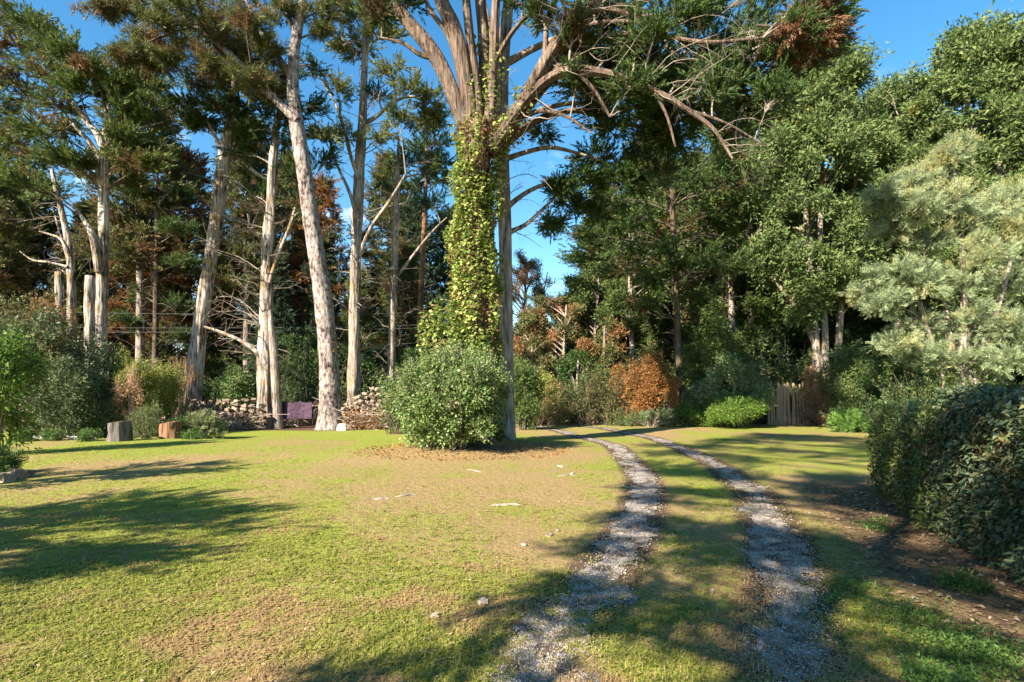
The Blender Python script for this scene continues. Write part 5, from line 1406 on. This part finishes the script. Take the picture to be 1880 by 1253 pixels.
TALL = [tuft(s + 30, 7, 0) for s in range(3)]; tk = rng.integers(0, 3, len(X2))
for i, t in enumerate(TALL):
    m = tk == i; mb.stamp(t, np.column_stack([X2[m], Y2[m], ground_z(X2[m], Y2[m]) - .004]), frames(np.column_stack([np.cos(X2[m] * 77), np.sin(X2[m] * 77), 0 * X2[m]]), np.zeros(m.sum())), rng.uniform(.03, .07, m.sum())[:, None] * np.array([[.7, .7, 1.]]))
o = link('lawn_grass', mb.mesh('lawn_grass'), M['grass'], kind='stuff'); o["label"] = 'short clover and grass growing over the lawn'; o["category"] = 'grass'

# dead leaves under the hedge, needles under the bush
n = 3600
X = rng.uniform(1.8, 5.4, n); Y = rng.uniform(3.0, 9.5, n)
k = (X - .36 * Y > 1.3 + rng.normal(0, .25, n)) & (X - .36 * Y < 2.6)
X, Y = X[k], Y[k]
mb = MB(); mb.stamp(BLADE, np.column_stack([X, Y, ground_z(X, Y) + .012]), frames(np.column_stack([rng.normal(size=(len(X), 2)), rng.normal(0, .18, len(X))]), rng.normal(0, .3, len(X))), rng.uniform(.03, .065, len(X)))
o = link('leaf_litter', mb.mesh('leaf_litter'), M['litter'], kind='stuff'); o["label"] = 'dry brown leaf litter along the foot of the hedge'; o["category"] = 'leaf litter'
n = 1500
a = rng.uniform(0, 6.28, n); q = np.sqrt(rng.uniform(.3, 1.5, n))
X, Y = -1.3 + np.cos(a) * q * 2.3, 14.6 + np.sin(a) * q * 1.6
mb = MB(); mb.stamp(BLADE, np.column_stack([X, Y, ground_z(X, Y) + .012]), frames(np.column_stack([rng.normal(size=(n, 2)), rng.normal(0, .15, n)])), rng.uniform(.03, .07, n))
o = link('leaf_litter', mb.mesh('leaf_litter'), M['brown_dry'], kind='stuff'); o["label"] = 'reddish fallen leaves around the foot of the round bush'; o["category"] = 'leaf litter'

n = 2600
py = rng.uniform(0, 1, n)**.8 * 480 + 815; px = rng.uniform(-60, 1900, n)
Y = FPX * EYE / (py - CY); X = (px - CX) / FPX * Y
mb = MB(); mb.stamp(BLADE_S, np.column_stack([X, Y, ground_z(X, Y) + .022]), frames(np.column_stack([rng.normal(size=(n, 2)), rng.normal(0, .3, n)]), rng.normal(0, .5, n)), rng.uniform(.012, .034, n) * (1 + .03 * Y))
o = link('fallen_leaves', mb.mesh('fallen_leaves'), M['litter'], kind='stuff'); o["label"] = 'small brown fallen leaves strewn over the lawn'; o["category"] = 'fallen leaves'

def bramble(label, px, py, d, half, top, leaf, canes, size, name='bramble', twig='twig_dark', arch=.35):
    "a tangle of arching canes with leaves along them"
    k = d / FPX; b = at(px, py, d); b[2] = float(ground_z(b[0], b[1])); w = half * k; h = EYE + (CY - top) * k - b[2]
    T = Thing(name, label, 'undergrowth', b)
    A = b + np.column_stack([rng.uniform(-.8, .8, canes) * w, rng.uniform(-.5, .5, canes) * min(w, 1.2), np.zeros(canes) - .03])
    az = rng.uniform(0, 2 * np.pi, canes); L = rng.uniform(.3, 1.1, canes)
    B = A + np.column_stack([np.cos(az) * L * w * .9 + rng.normal(0, .35, canes), np.sin(az) * L * .6, rng.uniform(.25, 1.0, canes) * h])
    P = arcs(A, B, 7, arch, .12)
    st, fo = MB(), MB(); tubes_many(st, P, np.repeat(np.linspace(.014, .004, 7)[None], canes, 0), 3)
    m = 7; kk = np.repeat(np.arange(canes), m); tt = rng.uniform(1.2, 6, canes * m); i0 = np.clip(tt.astype(int), 0, 5); f = (tt - i0)[:, None]
    pos = P[kk, i0] * (1 - f) + P[kk, i0 + 1] * f + rng.normal(size=(canes * m, 3)) * size * .3
    pos[:, 2] = np.maximum(pos[:, 2], b[2] + .03)
    stamp_mix(fo, LEAF, pos, norm(rng.normal(size=(canes * m, 3)) + [0, -.2, .4]), rng.uniform(.6, 1.35, canes * m) * size)
    T.part('canes', st, M[twig], kind='stuff'); T.part('leaves', fo, M[leaf], kind='stuff')
for a in (('low green bramble tangle at the foot of the rust-brown bush', 1165, 788, 26.8, 55, 752, 'oak_dark', 60, .2), ('mixed bramble between rust-brown bush and bright shrub', 1255, 788, 26.6, 36, 722, 'shrub_var', 60, .2),
          ('brown-green bramble at the inner bend of the track', 985, 785, 27., 55, 700, 'mix_autumn', 110, .22), ('dark bramble at the far bend of the track', 1060, 783, 28.5, 50, 690, 'shrub_dark', 90, .24), ('autumn bramble left of the rust-brown bush', 1105, 783, 28., 45, 670, 'mix_autumn', 100, .24),
          ('tall tangle of yellow-green shoots above the paling fence', 1400, 780, 28.8, 70, 600, 'oak', 120, .28), ('brown tangle over the right end of the paling fence', 1530, 790, 26.5, 30, 715, 'pale_dry', 50, .2), ('dark tangle in the shade before the hedge end', 1600, 795, 23.5, 60, 720, 'shrub_dark', 110, .2),
          ('shaded pale tangle behind the hedge', 1740, 800, 20., 90, 640, 'oak_dark', 160, .24), ('dark tangle behind the left stone wall', 390, 780, 29.5, 80, 690, 'shrub_dark', 110, .24), ('ivy tangle behind the wall gap', 560, 780, 30.5, 70, 620, 'shrub_dark', 150, .28), ('tangle behind the right stone heap', 700, 780, 30., 60, 660, 'oak_dark', 110, .26),
          ('bramble over the shaded wall at left', 170, 790, 22.4, 55, 715, 'mix_autumn', 80, .18), ('leafy tangle between round bush and right stone heap', 745, 790, 24., 40, 680, 'shrub_grey', 90, .2)):
    bramble(*a)

def weeds(label, px, py, half, n, s, mat='weed', tpl=LEAF):
    d = FPX * EYE / (py - CY); c = at(px, py, d); c[2] = float(ground_z(c[0], c[1])); w = half * d / FPX
    T = Thing('weed_patch', label, 'weeds', c)
    p = np.column_stack([rng.normal(0, .5, n) * w, rng.normal(0, .5, n) * w, np.zeros(n)]) + c
    p[:, 2] = ground_z(p[:, 0], p[:, 1]) + rng.uniform(.02, .09, n) * s / .06
    fo, st = MB(), MB(); stamp_mix(fo, tpl, p, norm(rng.normal(size=(n, 3)) * .5 + [0, 0, 1]), rng.uniform(.6, 1.2, n) * s)
    A = p.copy(); A[:, 2] = ground_z(A[:, 0], A[:, 1]); tubes_many(st, np.stack([A, p], 1), np.full((n, 2), .0015), 3)
    T.part('leaves', fo, M[mat], kind='stuff'); T.part('stalks', st, M['weed'], kind='stuff')
weeds('bright green grassy tuft on the bare strip beside the hedge', 1612, 978, 30, 90, .06, 'bamboo')
weeds('dark green weed tuft under the near hedge', 1770, 1085, 40, 120, .07)
weeds('spreading weeds in the bottom right corner', 1790, 1210, 110, 420, .06)
weeds('weeds among the leaf litter left of the bottom right corner', 1680, 1140, 80, 200, .05)
weeds('sunlit weeds at the bottom edge near the right corner', 1720, 1262, 60, 160, .06, 'bamboo')
weeds('thin weeds on the bare strip right of the right rut', 1580, 1090, 50, 70, .045)
fl = ((1333, 1150, 'yellow fallen leaf lying between the wheel ruts', 'shrub_yellow'), (1640, 1050, 'orange-brown fallen leaf near the hedge foot', 'brown_dry'))
for px, py, lab, mt_ in fl:
    dd = FPX * EYE / (py - CY); c = at(px, py, dd)
    m = MB().add(BLADE[0] * .09, BLADE[1]).mesh('fallen_leaf'); m.materials.append(M[mt_]); o = link('fallen_leaf', m); o.location = (c[0], c[1], float(ground_z(c[0], c[1])) + .03); o.rotation_euler = (.1, .1, 2.8)
    tag(o, lab, 'leaf')

# ------------------------------------------------------------------ trees standing outside the frame on the sunny side, whose shade crosses the lawn
sh = 'trees outside the frame'
TD = np.array([*TRAVEL]); PD = np.array([-TRAVEL[1], TRAVEL[0]]); COT = 1 / math.tan(SUN_EL)
def sp(s, p): return TD * s + PD * p
SHADE = [t_cypress(400 + i, 8, 1., .2) for i in range(4)]
def shade_tree(label, s0, p0, targets, r=.22, size=.75, nt=14, ns=6, narrow=1.):
    "a cypress whose boughs hang where the shade on the lawn says; targets (s, p, radius, height)"
    b = sp(s0, p0); hmax = max(t[3] for t in targets)
    tr = np.array([[*b, -.2, r], [*(b + .2), hmax * .4, r * .8], [*(b + .1), hmax * .8, r * .5], [*b, hmax * 1.05, r * .15]])
    cl = [(np.array([*sp(s - COT * h, p), h]), (q, q * narrow, q * (.5 if narrow == 1 else .22)), 1.) for s, p, q, h in targets]
    return tree('shade_cypress', label, 'tree', [tr], cl, SHADE, 'cyp_mid', 'bark_grey', size=size, nt=nt, ns=ns, seg=10, step=.6, group=sh, drop=1.)
tg = []
for k in range(66):                                   # broad low crown behind the viewer: leafy dapple over the near track
    s_ = rng.uniform(1.2, 9.5); p = rng.uniform(-3.6, np.interp(s_, [1, 3, 5, 7, 9], [4.3, 4.0, 3.5, 4.9, 5.6]))
    tg.append((s_, p, rng.uniform(.26, .5), (s_ + 5.2) / COT + rng.uniform(-.6, .6)))
for k in range(24):                                   # thicker towards the hedge
    s_ = rng.uniform(5.5, 10.); p = rng.uniform(-3.8, .6)
    tg.append((s_, p, rng.uniform(.4, .7), (s_ + 5.2) / COT + rng.uniform(-.6, .6)))
shade_tree('broad cypress outside the frame shading the near track', -5.2, -3.4, tg, r=.14, size=.34, nt=19, ns=6)
tg = []
for k in range(60):                                   # tall tree farther back: shade on the far side of the track
    s_ = rng.uniform(9.5, 22); p = rng.uniform(-2.5, np.interp(s_, [9, 16, 22], [5.2, 8.5, 9.]))
    tg.append((s_, p, rng.uniform(.5, 1.05), (s_ + 11) / COT + rng.uniform(-1, 1)))
shade_tree('tall cypress outside the frame shading the far side of the track', -11., 1.2, tg, r=.16, size=.6, nt=11)
tg = []
for k in range(84):                                   # young tree: fingers of shade on the left lawn
    h = rng.uniform(.6, 4.8); s_ = -5.2 + COT * h + rng.normal(0, .4)
    tg.append((s_, 8.4 + rng.uniform(-1, 1) * (3.1 - .1 * h), rng.uniform(.7, 1.2), h))
shade_tree('young cypress outside the frame at left shading the lawn', -5.2, 8.6, tg, r=.1, size=.42, nt=11, ns=6, narrow=.4)
tg = [(1.2 + 3.4 * q, 13.4 + rng.uniform(-1.2, 1.2), rng.uniform(.35, .6), (2.2 + 3.4 * q) / COT) for q in rng.uniform(0, 1, 16)]
shade_tree('low cypress outside the frame shading the back of the left lawn', -1., 13.4, tg, r=.08, size=.4, nt=10, ns=5)
